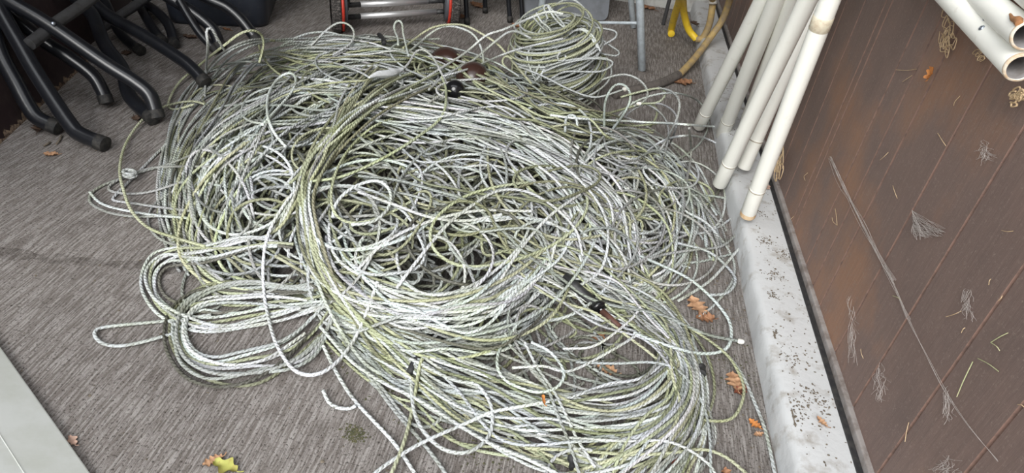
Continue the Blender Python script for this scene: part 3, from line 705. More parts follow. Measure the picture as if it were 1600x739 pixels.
pv = [ # foot pixel, level of the foot, pixel of the axis higher up, radius, label
 ((1092, 197), .02, (1191, 0), .0215, 'leftmost cream plastic pipe of the bundle standing by the kerb'),
 ((1128, 212), .03, (1213, 0), .0220, 'second cream plastic pipe from the left, its foot by the kerb edge'),
 ((1160, 205), .06, (1238, 0), .0190, 'thin cream pipe glimpsed behind the middle pipes of the bundle'),
 ((1124, 288), .03, (1262, 0), .0215, 'long cream pipe in front, its foot among the ropes'),
 ((1162, 262), .09, (1276, 0), .0205, 'dusty cream pipe behind the two front pipes, foot on the kerb'),
 ((1168, 336), .088, (1297, 0), .0200, 'rightmost and nearest cream pipe, rust-tinged foot on the kerb'),
]
for (fx, fy), z, (ux, uy), r, lab in pv:
    A = fl(fx, fy, z); tA = depth_of(A); U = dep(ux, uy, tA * (.86 if fx == 1162 else .745)); d = U - A; B_ = A + d * ((2.02 - A[2]) / d[2]) if d[2] > 0 else U
    t, dd = pipe('plastic_pipe', A, B_, r, lab, 'cream pipes leaning by the kerb')
    if fx == 1168:
        mb = MB(); lathe_along(mb, A, A + dd, [(.0, r + .0004), (.008, r + .0006), (.013, r * .99)], 32); mb.obj('rust_stain', speckled('faint_rust', (.62, .47, .30), (.45, .24, .10), .7, 90), t)['label'] = 'rusty orange stain'
        s0 = A + dd * np.linalg.norm(dep(1285, 38, tA * .78) - A)
        mb = MB(); lathe_along(mb, s0, s0 + dd, [(0, r), (.001, r + .0008), (.030, r + .0008), (.031, r)], 32); mb.obj('tape_band', speckled('yellowed_tape', (.70, .64, .50), (.5, .38, .26), .5, 60), t)['label'] = 'yellowed band of tape'

# pipes lying along the wall, their sawn ends towards the camera
def wall_pipe(e0, e1, r, lab, screws=()):
    t = empty('drain_pipe', tuple(e0), lab, 'pipe', 'pipes along the wall'); e0 = np.array(e0); e1 = np.array(e1); L = np.linalg.norm(e1 - e0); w = .0030
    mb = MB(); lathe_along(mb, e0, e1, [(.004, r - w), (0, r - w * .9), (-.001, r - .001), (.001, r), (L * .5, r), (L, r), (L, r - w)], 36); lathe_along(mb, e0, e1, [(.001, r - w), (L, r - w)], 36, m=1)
    mb.obj('barrel', [PVC, PVCIN], t)
    mb = MB(); lathe_along(mb, e0, e1, [(-.0015, r - w), (-.0016, r - .0006), (.0022, r + .0004), (.004, r)], 36); mb.obj('sawn_rim', speckled('ochre_cut_edge', (.58, .42, .27), (.75, .70, .60), .8, 70, (.4, .65), .4), t)['label'] = 'ochre stained sawn rim'
    d = (e1 - e0) / L
    for px, py in screws:                     # small screw heads on the side that faces the camera
        rr = ray(px, py); rr = rr / np.linalg.norm(rr); w0 = EYE - e0
        # nearest point of the view line to the pipe's axis, then out to its skin
        bq = rr @ d; t_ = ((w0 @ d) * bq - (w0 @ rr)) / (1 - bq * bq); pt = EYE + rr * t_; s = (pt - e0) @ d; ax = e0 + d * s
        n = EYE - ax; n -= d * (n @ d); n /= np.linalg.norm(n)
        off = pt - ax; off -= d * (off @ d); off -= n * (off @ n); k = np.linalg.norm(off); q = ax + off + n * math.sqrt(max(r * r - k * k, 0))
        nn_ = (q - ax) / np.linalg.norm(q - ax)
        mb = MB(); lathe_along(mb, q - nn_ * .001, q + nn_, [(0, .0042), (.0022, .0040), (.0032, .0026), (.0028, .0012), (.0020, .0004)], 14); mb.obj('screw', SCREW, t)
P1 = dep(1594, 106, .85); P1b = dep(1489.5, 0, 1.08)
wall_pipe(P1, P1 + (P1b - P1) * 3.2, .0185, 'lowest pale pipe along the wall, two screws near its sawn end', [(1547, 57), (1551, 41)])
P2 = dep(1606, 56, .83); P2b = dep(1537, 0, 1.0)
wall_pipe(P2, P2 + (P2b - P2) * 4, .0185, 'upper pale pipe along the wall with a rust patch at its end', [])
P3 = dep(1640, 10, .80); P3b = dep(1590, -28, .95)
wall_pipe(P3, P3 + (P3b - P3) * 4, .0185, 'cream pipe at the very top right corner, end out of view', [])
pt = bpy.data.objects['drain_pipe.001']
n_ = EYE - P2; d2 = (P2b - P2) / np.linalg.norm(P2b - P2); n_ -= d2 * (n_ @ d2); n_ /= np.linalg.norm(n_)
mb = MB(); pts = [P2 + d2 * s + n_ * .0192 + np.cross(d2, n_) * k for s, k in ((.001, .004), (.012, .006), (.026, .004), (.045, .006))]
add_tube(mb, catmull(pts, .004), [.0045, .005, .0055, .005, .0045, .004, .0035, .003, .0025, .002, .0018, .0015][:len(catmull(pts, .004))] if len(catmull(pts, .004)) <= 12 else .003, 8); mb.obj('rust_patch', RUSTY, pt)['label'] = 'rusty orange patch'
br = empty('wall_bracket', (XF, 1.75, .60), 'steel bracket on the wall holding the pipes', 'bracket')

# ------------------------------------------------------------------ folding tables stacked on edge at the left
e0 = fl(-40, 262); e1 = fl(138, 97); ed = (e1 - e0) / np.linalg.norm(e1 - e0); lean = np.array([-ed[1], ed[0], 0]);
if lean[0] > 0: lean = -lean
upv = lean * .28 + np.array([0, 0, .96]); nrm = np.cross(ed, upv); nrm /= np.linalg.norm(nrm)
if nrm[0] < 0: nrm = -nrm
def slab(a, b, h, th):
    lo = [a, b, b - nrm * th, a - nrm * th]; return hexa([*lo, *[p + upv * h for p in lo]])
def leg(parent, px, r, foot=True, top_lift=.02, plane=(e0, 0.), far=1.35):
    """bent tube: floor at the last point, the table's underside at the first"""
    px = np.array(px, float); z = r * 1.0
    A = fl(px[-1][0], px[-1][1], z); tA = depth_of(A)
    U = onplane(px[0][0], px[0][1], plane[0] + nrm * (top_lift + plane[1]), nrm); tU = min(depth_of(U), tA * far)
    if tU < .3: tU = tA
    L = np.concatenate([[0], np.cumsum(np.linalg.norm(np.diff(px, axis=0), axis=1))]); s = L / L[-1]
    P = np.array([dep(x, y, 1 / ((1 - k) / tU + k / tA)) for (x, y), k in zip(px, s)]); P[:, 2] = np.maximum(P[:, 2], r)
    C = catmull(P, .008); mb = MB(); add_tube(mb, C, r, 18); o = mb.obj('leg', BLACKTUBE, parent)
    if foot:
        k = max(4, int(.035 / .008)); mb = MB(); add_tube(mb, C[-k:] + 0., r * 1.07, 18); mb.obj('foot_cap', FOOTCAP, o)
    return C
def cross(parent, px, r, depths):
    P = np.array([dep(x, y, t) for (x, y), t in zip(px, depths)]); mb = MB(); add_tube(mb, catmull(P, .01), r, 18); return mb.obj('crossbar', BARGREY, parent)
R = .021
t1 = empty('folding_table', tuple(e0), 'dark folding table on edge at far left, four bent black legs, chipped lower rim', 'table', 'folded tables on edge')
bm_put('tabletop', slab(e0 - ed * .5, e1, .75, .022), TABLETOP, t1)
mb = MB(); c = [e0 - ed * .4 + ed * s for s in np.linspace(0, np.linalg.norm(e1 - e0) + .4, 60)]   # splintered rim of the board
fr, bk = [], []
for i, q in enumerate(c):
    q = q + nrm * .0012
    for hh_ in ((.0, rng.uniform(.003, .008)) if i % 2 else (.0, rng.uniform(.010, .034))): fr.append(q + upv * hh_ + ed * rng.normal(0, .003) * (hh_ > 0)); bk.append(q + upv * hh_ - nrm * .001)
k = len(fr); mb.add(fr + bk, [(2 * i, 2 * i + 2, 2 * i + 3, 2 * i + 1) for i in range(k // 2 - 1)] + [(k + 2 * i, 2 * i, 2 * i + 1, k + 2 * i + 1) for i in range(k // 2)])
mb.obj('chipped_rim', CHIPWOOD, t1, smooth=False)['label'] = 'chipped pale rim'
leg(t1, [(-22, 20), (0, 83), (25, 130), (45, 167), (61, 186), (92, 200)], R)
leg(t1, [(-25, -40), (0, 15), (30, 68), (60, 120), (110, 195), (130, 212), (165, 226)], R)
Cc = leg(t1, [(-30, -28), (15, 2), (76, 38), (163, 98), (212, 129), (235, 150), (246, 184)], R)
leg(t1, [(15, 18), (27, 30), (68, 64), (110, 91), (144, 117), (159, 140), (167, 161)], R * .95)
def nearest_depth(C, px, py):
    q = (C - EYE) @ M; u = CX + F * q[:, 0] / q[:, 2]; v = CY + F * q[:, 1] / q[:, 2]; return float(q[np.argmin((u - px) ** 2 + (v - py) ** 2), 2])
tb = nearest_depth(Cc, 88, 45)
cross(t1, [(46, 69), (70, 51), (88, 36), (123, 12), (150, -8)], .017, [tb - .05, tb - .0, tb + .03, tb + .10, tb + .16])
q = dep(83, 37, tb - .022); mb = MB(); lathe_along(mb, q, EYE, [(0, .006), (.004, .006), (.006, .003), (.0065, .0005)], 12); mb.obj('bolt', SCREW, t1)
s1 = e1 + ed * .02 - nrm * .05; s2 = fl(232, 36)
t2 = empty('folding_table', tuple(s1), 'middle folded table of the row, long bent leg reaching to the heap', 'table', 'folded tables on edge')
bm_put('tabletop', slab(s1, s1 + ed * .30, .75, .022), TABLETOP, t2)
leg(t2, [(100, -25), (121, 0), (144, 23), (163, 68), (190, 106), (200, 144), (215, 165), (240, 186)], R, plane=(s1, .02))
leg(t2, [(105, -24), (140, 0), (170, 25), (227, 57), (280, 91), (300, 107), (322, 130)], R, plane=(s1, .02))
C2 = leg(t2, [(150, -20), (163, 2), (182, 42), (197, 62), (221, 80)], R * .85, plane=(s1, .0))
tb = nearest_depth(C2, 182, 35); cross(t2, [(156, 46), (187, 25), (215, 6), (240, -12)], .017, [tb - .04, tb + .03, tb + .10, tb + .16])
s3 = s1 + ed * .32 - nrm * .03
t3 = empty('folding_table', tuple(s3), 'farthest folded table of the row, bent legs in front of the navy tub', 'table', 'folded tables on edge')
bm_put('tabletop', slab(s3, s3 + ed * .35, .75, .022), TABLETOP, t3)
for px, rr in (([(205, -25), (214, 0), (229, 28), (241, 48), (254, 64)], R * .85), ([(205, -14), (226, 5), (245, 18), (260, 34), (267, 49), (273, 70)], R * .85), ([(235, -22), (270, 0), (297, 16), (323, 36), (335, 50), (345, 76)], R),
               ([(290, -20), (330, 0), (354, 11), (375, 29), (392, 50), (403, 64)], R), ([(280, 0), (297, 29), (314, 54), (338, 80)], R * .7)):
    leg(t3, px, rr, plane=(s3, .03), far=.97 if px[0][0] > 230 else 1.35)

# navy tub
b0, b1 = fl(262, 38), fl(418, 45); u = (b1 - b0) / np.linalg.norm(b1 - b0); w = np.array([-u[1], u[0], 0]); L = np.linalg.norm(b1 - b0); hh = .46
tub = empty('storage_tub', tuple(b0), 'navy plastic tub with rounded corners behind the table legs', 'tub')
def rrect(a, b, r, n=7):
    out = []
    for cx, cy, s in ((a - r, b - r, 0), (r, b - r, 1), (r, r, 2), (a - r, r, 3)):
        for t in np.linspace(0, math.pi / 2, n): out.append((cx + r * math.cos(t + s * math.pi / 2), cy + r * math.sin(t + s * math.pi / 2)))
    return np.array(out)
def ring(z, grow, inner=0.): 
    q = rrect(L + 2 * grow - 2 * inner, .38 + 2 * grow - 2 * inner, .05) - grow + inner; return np.array([b0 + u * x + w * y + np.array([0, 0, z]) for x, y in q])
mb = MB(); rs = [ring(.0, -.012), ring(.004, -.004), ring(.02, 0), ring(hh, .03), ring(hh, .03, .006), ring(.03, 0, .006)]; k = len(rs[0])
mb.add(np.concatenate(rs), [(i * k + j, i * k + (j + 1) % k, (i + 1) * k + (j + 1) % k, (i + 1) * k + j) for i in range(5) for j in range(k)])
mb.add(rs[0], [tuple(range(k))[::-1]]); mb.add(rs[5], [tuple(range(k))]); mb.obj('body', NAVY, tub)
mb = MB(); rs = [ring(hh - .012, .03), ring(hh - .012, .045), ring(hh + .006, .045), ring(hh + .006, .02)]
mb.add(np.concatenate(rs), [(i * k + j, i * k + (j + 1) % k, ((i + 1) % 4) * k + (j + 1) % k, ((i + 1) % 4) * k + j) for i in range(4) for j in range(k)]); mb.obj('rim', NAVY, tub)

# wheeled roller with two silver bars
A, B_ = fl(533, 48), fl(702, 37); ax = (B_ - A) / np.linalg.norm(B_ - A); hz = np.array([0, 0, 1.]); rw = .105
rl = empty('push_mower', tuple((A + B_) / 2), 'wheeled roller with two silver bars between red-rimmed black wheels at the back', 'roller')
pn = np.cross(ax, hz)
for c, s in ((A, 1), (B_, -1)):
    wx = np.array([c[1], -c[0], 0]); wx /= np.linalg.norm(wx); wx = .8 * wx + .2 * ax; wx /= np.linalg.norm(wx); wp = np.cross(wx, hz)
    c = c + hz * rw; o_ = c - wx * s * .038; i_ = c + wx * s * .012
    mb = MB(); lathe_along(mb, o_, i_, [(.0, rw * .7), (.0, rw * .93), (.008, rw), (.034, rw), (.040, rw * .95), (.040, rw * .7)], 40)
    for a in np.linspace(0, 2 * math.pi, 34, endpoint=False):     # tread blocks
        q = c - wx * s * .018 + (math.cos(a) * wp + math.sin(a) * hz) * rw
        tn = -math.sin(a) * wp + math.cos(a) * hz; rd = math.cos(a) * wp + math.sin(a) * hz
        pts = [q + tn * x * .006 + wx * y * .015 + rd * z for z in (-.003, .003) for x, y in ((-1, -1), (1, -1), (1, 1), (-1, 1))]
        mb.add(pts, [(0, 1, 2, 3), (7, 6, 5, 4), (0, 4, 5, 1), (1, 5, 6, 2), (2, 6, 7, 3), (3, 7, 4, 0)])
    wh = mb.obj('wheel', TYRE, rl, smooth=False)
    mb = MB(); lathe_along(mb, c, c + wx * s, [(.001, rw * .80), (.001, rw * .97), (.006, rw * .985), (.012, rw * .97), (.012, rw * .80)], 40); mb.obj('red_rim', RED, wh)
    mb = MB(); lathe_along(mb, c, c + wx * s, [(.0, .0005), (.0, rw * .86), (.022, rw * .84), (.026, rw * .80), (.026, .02), (.034, .018), (.034, .0005)], 40); mb.obj('hub', HUBGREY, wh)
for (x0, y0), (x1, y1) in (((563, 25.5), (681, 18.5)), ((563, 7), (668, 2))):
    p0, p1 = onplane(x0, y0, A, pn), onplane(x1, y1, A, pn); d = (p1 - p0) / np.linalg.norm(p1 - p0)
    mb = MB(); LL = np.linalg.norm(p1 - p0); lathe_along(mb, p0, p1, [(0, .0005), (0, .0125), (LL, .0125), (LL, .0005)], 24); bar = mb.obj('bar', SILVER, rl)
    for q, s in ((p0, -1), (p1, 1)):
        tgt = (A if s < 0 else B_); ln = max(.02, abs((tgt - q) @ ax) - .015)
        mb = MB(); lathe_along(mb, q, q + d * s, [(0, .0005), (0, .0105), (ln, .0105), (ln, .0005)], 20); mb.obj('sleeve', BLACKTAPE, bar)
p0 = onplane(600, -60, A + pn * .0, pn); p0 = (A + B_) / 2 + hz * .19
mb = MB(); add_tube(mb, catmull([A + hz * rw + ax * .03, A + hz * .19 + ax * .05, (A + B_) / 2 + hz * .23, B_ + hz * .19 - ax * .05, B_ + hz * rw - ax * .03], .01), .011, 14); mb.obj('frame_hoop', BLACKTUBE, rl)

# black legged stand
feet = [fl(730, 38), fl(797, 35), fl(817, 38), fl(758, 20)]
st = empty('metal_stand', tuple(feet[0]), 'low stand on thin black legs behind the heap, right of the wheeled roller', 'stand')
hs_ = .30; tops = []
for f, (ux, uy) in zip(feet, ((728, 0), (794.5, 0), (814.5, 0), (758, 0))):
    U = dep(ux, uy, depth_of(f) * .985); d = U - f; tp_ = f + d * (hs_ / max(d[2], .02)) if d[2] > .01 else f + np.array([0, 0, hs_]); tops.append(tp_)
    mb = MB(); add_tube(mb, [f + np.array([0, 0, .002]), f * .5 + tp_ * .5, tp_], .011, 14); lg = mb.obj('leg', BLACKTUBE, st)
    mb = MB(); lathe_along(mb, f, f + d, [(0, .0005), (0, .0135), (.03, .013), (.031, .0005)], 14); mb.obj('foot_cap', FOOTCAP, lg)
c = np.mean(tops, 0); c[2] = hs_ + .012
bm_put('top', box_bm(c - [.24, .2, .012], c + [.24, .2, .012]), BLACKTUBE, st, bevel=.006)

# galvanised frame
g0 = fl(1003, 111); tg_ = depth_of(g0)
gf = empty('galvanised_trestle', tuple(g0), 'galvanised tube frame with a thin crossbar standing behind the rope hank', 'frame')
def gleg(foot, up_px, r, ratio, cap=True):
    f = fl(*foot); U = dep(*up_px, depth_of(f) * ratio); d = U - f; T_ = f + d * (.75 / d[2]) if d[2] > 0 else f + np.array([0, 0, .75])
    mb = MB(); L = np.linalg.norm(T_ - f); lathe_along(mb, f, T_, [(0.001, .0005), (.001, r), (L, r), (L, .0005)], 22); o = mb.obj('leg', GALV, gf)
    if cap: mb = MB(); lathe_along(mb, f, f + hz, [(.0005, r * 1.9), (.003, r * 1.8), (.004, r * 1.02)], 22); mb.obj('foot_ring', SLEEVE, o)
    return f, T_
f1, T1 = gleg((1003, 111), (1000, 0), .0165, .96)
f2, T2 = gleg((990, 44), (986, 0), .0150, .985, False)
f3, T3 = gleg((838, 60), (848, 0), .0160, .975, False)
m1 = f1 + (T1 - f1) * (depth_of(dep(1001, 36, tg_)) and .27)
k = np.linspace(0, 1, 200); pr_ = [(f1 + (T1 - f1) * x) for x in k]
def px_of(p): q = M.T @ (p - EYE); return CX + F * q[0] / q[2], CY + F * q[1] / q[2]
def at_y(f, T_, y): return min((f + (T_ - f) * x for x in k), key=lambda p: abs(px_of(p)[1] - y))
mb = MB(); pa, pb = at_y(f1, T1, 36.5), at_y(f3, T3, 33.5); add_tube(mb, [pa, (pa + pb) / 2, pb], .0065, 12); mb.obj('crossbar', GALV, gf)
mb = MB(); add_tube(mb, [T1, (T1 + T3) / 2, T3], .0165, 14); add_tube(mb, [T1, T2], .015, 14) if False else None; mb.obj('top_rail', GALV, gf)
mb = MB(); add_tube(mb, [T1, (T1 + T2) / 2, T2], .0150, 14); mb.obj('side_rail', GALV, gf)
# grey sheet behind it
a, b = fl(812, 36), fl(949, 33); d = (b - a) / np.linalg.norm(b - a); nb = np.array([d[1], -d[0], 0])
q = rrect(np.linalg.norm(b - a), .5, .03); mb = MB(); lean_ = -nb * .15 + hz
Vf = np.array([a + d * x + lean_ * (y + .004) for x, y in q]); Vb = Vf - nb * .006; k_ = len(q)
mb.add(np.concatenate([Vf, Vb]), [(j, (j + 1) % k_, k_ + (j + 1) % k_, k_ + j) for j in range(k_)]); mb.add(Vf, [tuple(range(k_))]); mb.add(Vb, [tuple(range(k_))[::-1]])
tag(mb.obj('plastic_sheet', PANELGREY, smooth=False), 'blue-grey sheet with a rounded corner leaning behind the rope hank', 'sheet')
# thin steel rod
f = fl(1036, 39); U = dep(1046, 0, depth_of(f) * .975); d = (U - f); mb = MB(); add_tube(mb, [f + [0, 0, .002], f + d, f + d * 3.2], .0095, 14)
tag(mb.obj('steel_rod', BARGREY), 'dull steel rod leaning just left of the yellow hose', 'rod')

# yellow hoses
def hose(name, pts, r, mat, parent, up=0):
    P = [fl(x, y, z) for x, y, z in pts]
    if up:                                   # runs on up to where it hangs over a peg on the wall
        q = P[0] if up < 0 else P[-1]; e = [q * .5 + np.array([XF - .05, q[1] + .06, .95]) * .5 + [-.01, 0, .02], np.array([XF - .045, q[1] + .06 + .02 * abs(up), .95])]
        P = e[::-1] + P if up < 0 else P + e
    mb = MB(); add_tube(mb, catmull(P, .01), r, 18); return mb.obj(name, mat, parent)
h1 = empty('garden_hose', tuple(fl(1087, 63)), 'bright yellow hose hanging in loops over the kerb at the back', 'hose')
hose('hose_loop', [(1066, -30, .40), (1062, 0, .25), (1055, 22, .14), (1049, 46, .03), (1049, 53, .017)], .0165, YELLOW, h1, -1)
hose('hose_loop', [(1063, -32, .42), (1067, 0, .25), (1069, 22, .16), (1076, 46, .085), (1088, 61, .05)], .0155, YELLOW, h1, -2)
o = hose('hose_loop', [(1087, 60.6, .051), (1098, 59, .06), (1108, 39, .12), (1112, 18, .18), (1114, 3, .22), (1116, -30, .33)], .0150, YELLOWDIRTY, h1, 2); o['label'] = 'dusty grey-yellow stretch'
hose('collar', [(1113.6, 6, .215), (1114, 2, .225), (1115, -14, .27)], .018, ROPEEND, h1)['label'] = 'white collar'
h2 = empty('garden_hose', tuple(fl(1032, 130)), 'dusty yellow hose with grey sleeved end curving down to the floor', 'hose')
hose('hose_body', [(1056, 120, .020), (1063, 115, .021), (1087, 89, .055), (1108, 61, .11), (1128, 32, .19), (1140, 0, .29), (1150, -40, .42)], .0145, YELLOWDIRTY, h2, 1)
hose('sleeve', [(960, 147, .018), (1000, 139, .018), (1032, 130, .018), (1060, 117.5, .020)], .0180, SLEEVE, h2)['label'] = 'grey rubber sleeve'

# pale sheet leaning in at the lower left
a, b = fl(-95, 420), fl(215, 860); d = (b - a) / np.linalg.norm(b - a); sd = np.array([d[1], -d[0], 0]);
if sd[0] > 0: sd = -sd
ins = sd * .62 + hz * .36; nn_ = np.cross(d, ins); nn_ /= np.linalg.norm(nn_); nn_ = nn_ if nn_[2] > 0 else -nn_
ws = empty('board', tuple((a + b) / 2), 'pale weathered sheet with a worn straight rim in the lower left corner', 'board')
lo = [a, b, b + ins * .62, a + ins * .62]; up_ = nn_ * .014; bm_put('sheet', hexa([*lo, *[p + up_ for p in lo]]), WHITEBOARD, ws, bevel=.003)
mb = MB(); add_tube(mb, [a + ins * .115 + up_ - nn_ * .0012, (a + b) / 2 + ins * .115 + up_ - nn_ * .0012, b + ins * .115 + up_ - nn_ * .0012], .0018, 8); mb.obj('raised_rib', WHITEBOARD, ws)

# ------------------------------------------------------------------ leaves, straw, webs and crumbs
def oak_leaf(p, size, ang, mat, curl=.25, wide=.55, tilt=(0, 0), lobes=4):
    n = 46; v = np.linspace(0, 1, n)
    half = wide * size / 2 * np.sin(np.pi * np.clip(v * .93 + .05, 0, 1)) ** .75 * (1 + .34 * np.sin(v * lobes * 2 * math.pi + rng.uniform(0, 2)))
    half = np.maximum(half, .0012); cols = (-1, -.5, 0, .5, 1); V = []
    ph = rng.uniform(0, 6); cs = rng.uniform(.5, 1.2)
    for vi, h in zip(v, half):
        for c in cols:
            x = c * h; y = (vi - .5) * size
            z = curl * size * ((abs(c) ** 1.6) * .32 * cs + .26 * (vi - .5) ** 2 * 2 + .06 * math.sin(vi * 14 + ph) * c)
            V.append((x, y, z))
    V = np.array(V); V[:, 2] -= V[:, 2].min()
    V = np.concatenate([V, V - [0, 0, .0006]]); k = n * 5; f = []
    for i in range(n - 1):
        for j in range(4):
            a = i * 5 + j; f.append((a, a + 1, a + 6, a + 5)); f.append((k + a + 5, k + a + 6, k + a + 1, k + a))
    ca, sa = math.cos(ang), math.sin(ang); R_ = np.array([[ca, -sa, 0], [sa, ca, 0], [0, 0, 1.]])
    ty, tx = tilt; Rt = np.array([[math.cos(ty), 0, math.sin(ty)], [0, 1, 0], [-math.sin(ty), 0, math.cos(ty)]]) @ np.array([[1, 0, 0], [0, math.cos(tx), -math.sin(tx)], [0, math.sin(tx), math.cos(tx)]])
    W = V @ Rt.T @ R_.T; W[:, 2] -= W[:, 2].min()
    mb = MB(); mb.add(W + np.array(p) + [0, 0, .0015], f)
    st_ = np.array([[0, -size * .5, .002], [0, -size * .62, .003], [.004, -size * .74, .003]]) @ R_.T + np.array(p) + [0, 0, .0015]
    add_tube(mb, catmull(st_, .004), .0009, 5)
    return mb
leaves = [ # px, size m, angle, colour, label
 (1088, 480, .062, .5, 'tan', 'curled tan oak leaf on the floor between the ropes and the kerb'), (1101, 500, .045, 1.8, 'brown', 'darker brown oak leaf tucked under the tan one near the kerb'),
 (1147, 598, .050, .2, 'tan', 'half curled tan leaf beside the kerb, right of the front coil'), (1156, 612, .034, 2.2, 'red', 'small red-brown leaf by the kerb foot'),
 (947, 580, .042, 1.4, 'tan', 'tan leaf lying under ropes inside the front coil'), (932, 532, .050, 2.6, 'brown', 'brown leaf on concrete by the black grip'),
 (1178, 664, .026, .9, 'orange', 'small orange leaf at the foot of the kerb'), (1184, 680, .020, 2., 'tan', 'little tan leaf scrap just below the orange leaf by the kerb'),
 (1054, 722, .028, 1., 'red', 'red-brown leaf by the bottom edge inside the coil end'), (1066, 131, .085, 1.9, 'brown', 'large brown oak leaf beside the sleeved hose end'),
 (333, 722, .032, 2.4, 'tan', 'tan curled leaf on bare concrete at the bottom left'), (353, 731, .044, 1.4, 'green', 'yellow-green leaf at the bottom left edge'),
 (66, 201, .060, .3, 'dark', 'dark wet leaf under the leftmost bent table leg'), (80, 243, .035, 1.9, 'tan', 'thin tan leaf scrap on the left floor'),
 (197, 84, .045, .6, 'dark', 'dark leaf between the folded table legs'), (297, 60, .050, 1.7, 'dark', 'dark brown leaf on the floor left of the navy tub corner'),
 (354, 47, .040, 1.3, 'brown', 'brown leaf at the foot of the navy tub'), (213, 187, .035, .8, 'dark', 'dark leaf beside the long table foot'),
 (745, 10, .090, .8, 'brown', 'brown leaf behind the thin black stand legs'), (718, 28, .065, 2.2, 'brown', 'brown leaf beside the right wheel of the roller'),
 (806, 42, .050, 1., 'brown', 'brown leaf at the foot of the black stand'), (571, 563, .030, 1.7, 'red', 'small rust-red leaf near the hanging loop at the front'),
 (1283, 660, .024, .6, 'tan', 'tan leaf scrap on the kerb top'), (1198, 295, .026, 2.6, 'pink', 'pinkish leaf on the kerb beside the nearest pipe'),
 (114, 690, .024, 1., 'pink', 'pale pinkish scrap at the rim of the pale board'), (1010, 14, .09, 1.2, 'brown', 'brown leaf by the back wall right of the galvanised leg'),
 (1085, 38, .06, .3, 'dark', 'dark leaf inside the yellow hose loops'), (925, 12, .07, .3, 'brown', 'brown leaf behind the top loops of the rope hank'),
 (1135, 745, .03, .3, 'brown', 'brown leaf cut by the bottom edge near the kerb'),
 (1012, 530, .022, .3, 'red', 'tiny red-brown leaf caught inside the front coil strands'),
]
for x, y, s, a, c, lab in leaves:
    p = fl(x, y)
    if p[0] > XK - .02: p = fl(x, y, ZK + .002)
    elif Hq(np.array([p[0]]), np.array([p[1]]))[0] > .05: p = on_heap(x, y, .0)
    lobes = 2 if c in ('green', 'pink') else 4
    tag(oak_leaf(p, s, a, None, rng.uniform(.25, .55), rng.uniform(.5, .7), lobes=lobes).obj('dry_leaf', LEAFMATS[c]), lab, 'leaf', 'fallen leaves')
p = on_heap(849, 626, .026); tag(oak_leaf(p, .022, .25, None, .4, .35, lobes=1).obj('dry_leaf', LEAFMATS['orange']), 'bright orange leaf sliver on top of the front coil', 'leaf', 'fallen leaves')
def on_wall(x, y, off=.002): return onX(x, y, XF - off)
# leaf hanging on the wall
p = on_wall(1458, 115, .012); mb = oak_leaf((0, 0, 0), .022, 0, None, .9, .7, lobes=2); V = np.concatenate(mb.v)
mb2 = MB()
for vv, ff in zip(mb.v, mb.f): mb2.add(np.stack([-vv[:, 2], vv[:, 0], vv[:, 1]], 1) + p, ff - ff.min())
tag(mb2.obj('dry_leaf', LEAFMATS['orange']), 'dry tan leaf hanging from a web thread on the brown wall', 'leaf')
def threads(name, paths, r, mat, label, cat, group=None, off=.003, sides=5):
    mb = MB()
    for pth in paths: add_tube(mb, catmull([on_wall(x, y, off + rng.uniform(0, .002)) for x, y in pth], .003), r, sides)
    return tag(mb.obj(name, mat), label, cat, group)
ln = [(1298, 246), (1318, 290), (1345, 345), (1375, 405), (1395, 440), (1420, 500), (1445, 550), (1475, 610), (1510, 660), (1560, 720)]
pths = []
for i in range(9): pths.append([(x + rng.normal(0, 2.2), y + rng.normal(0, 2.2)) for x, y in ln[:rng.integers(5, 7)]])
for i in range(3): pths.append([(x + rng.normal(0, 1.2), y + rng.normal(0, 1.2)) for x, y in ln])
threads('cobweb', pths, .00022, WEB, 'long cobweb strand stretched diagonally down the brown wall', 'cobweb', 'cobwebs')
c = [(1425, 328), (1426, 362), (1448, 376), (1476, 366), (1486, 378)]; pths = []
for i in range(60):
    t0, t1 = rng.uniform(0, 1, 2); a0 = (1425 + t0 * 2, 328 + 34 * t0); b0_ = (1432 + 48 * t1, 372 - 8 * t1 + rng.uniform(-8, 4)); a1 = (1426 + 60 * t1, 345 + 20 * t1)
    pths.append([a0, ((a0[0] + b0_[0]) / 2 + rng.normal(0, 3), (a0[1] + b0_[1]) / 2 + rng.normal(0, 3)), b0_])
threads('cobweb', pths, .00020, WEB, 'grey fan shaped cobweb patch in the middle of the brown wall', 'cobweb', 'cobwebs')
for cx, cy, w_, h_, lab in ((1374, 590, 6, 24, 'small hanging cobweb clump low on the wall above the kerb'), (1512, 470, 7, 20, 'little cobweb tuft on the wall right of centre'), (1480, 625, 6, 22, 'hanging cobweb tuft near the lower wall seam'),
                            (1478, 725, 14, 14, 'dirty cobweb bunch at the bottom of the wall'), (1538, 232, 8, 14, 'small cobweb under the wall pipes'), (1330, 500, 5, 40, 'thin vertical web thread above the kerb')):
    pths = []
    for i in range(30):
        x, y = cx + rng.normal(0, w_ * .5), cy + rng.uniform(-h_, h_); pths.append([(x, y), (x + rng.normal(0, w_ * .5), y + rng.uniform(2, h_ * .5)), (x + rng.normal(0, w_), y + rng.uniform(h_ * .5, h_))])
    threads('cobweb', pths, .00018, WEB, lab, 'cobweb', 'cobwebs')
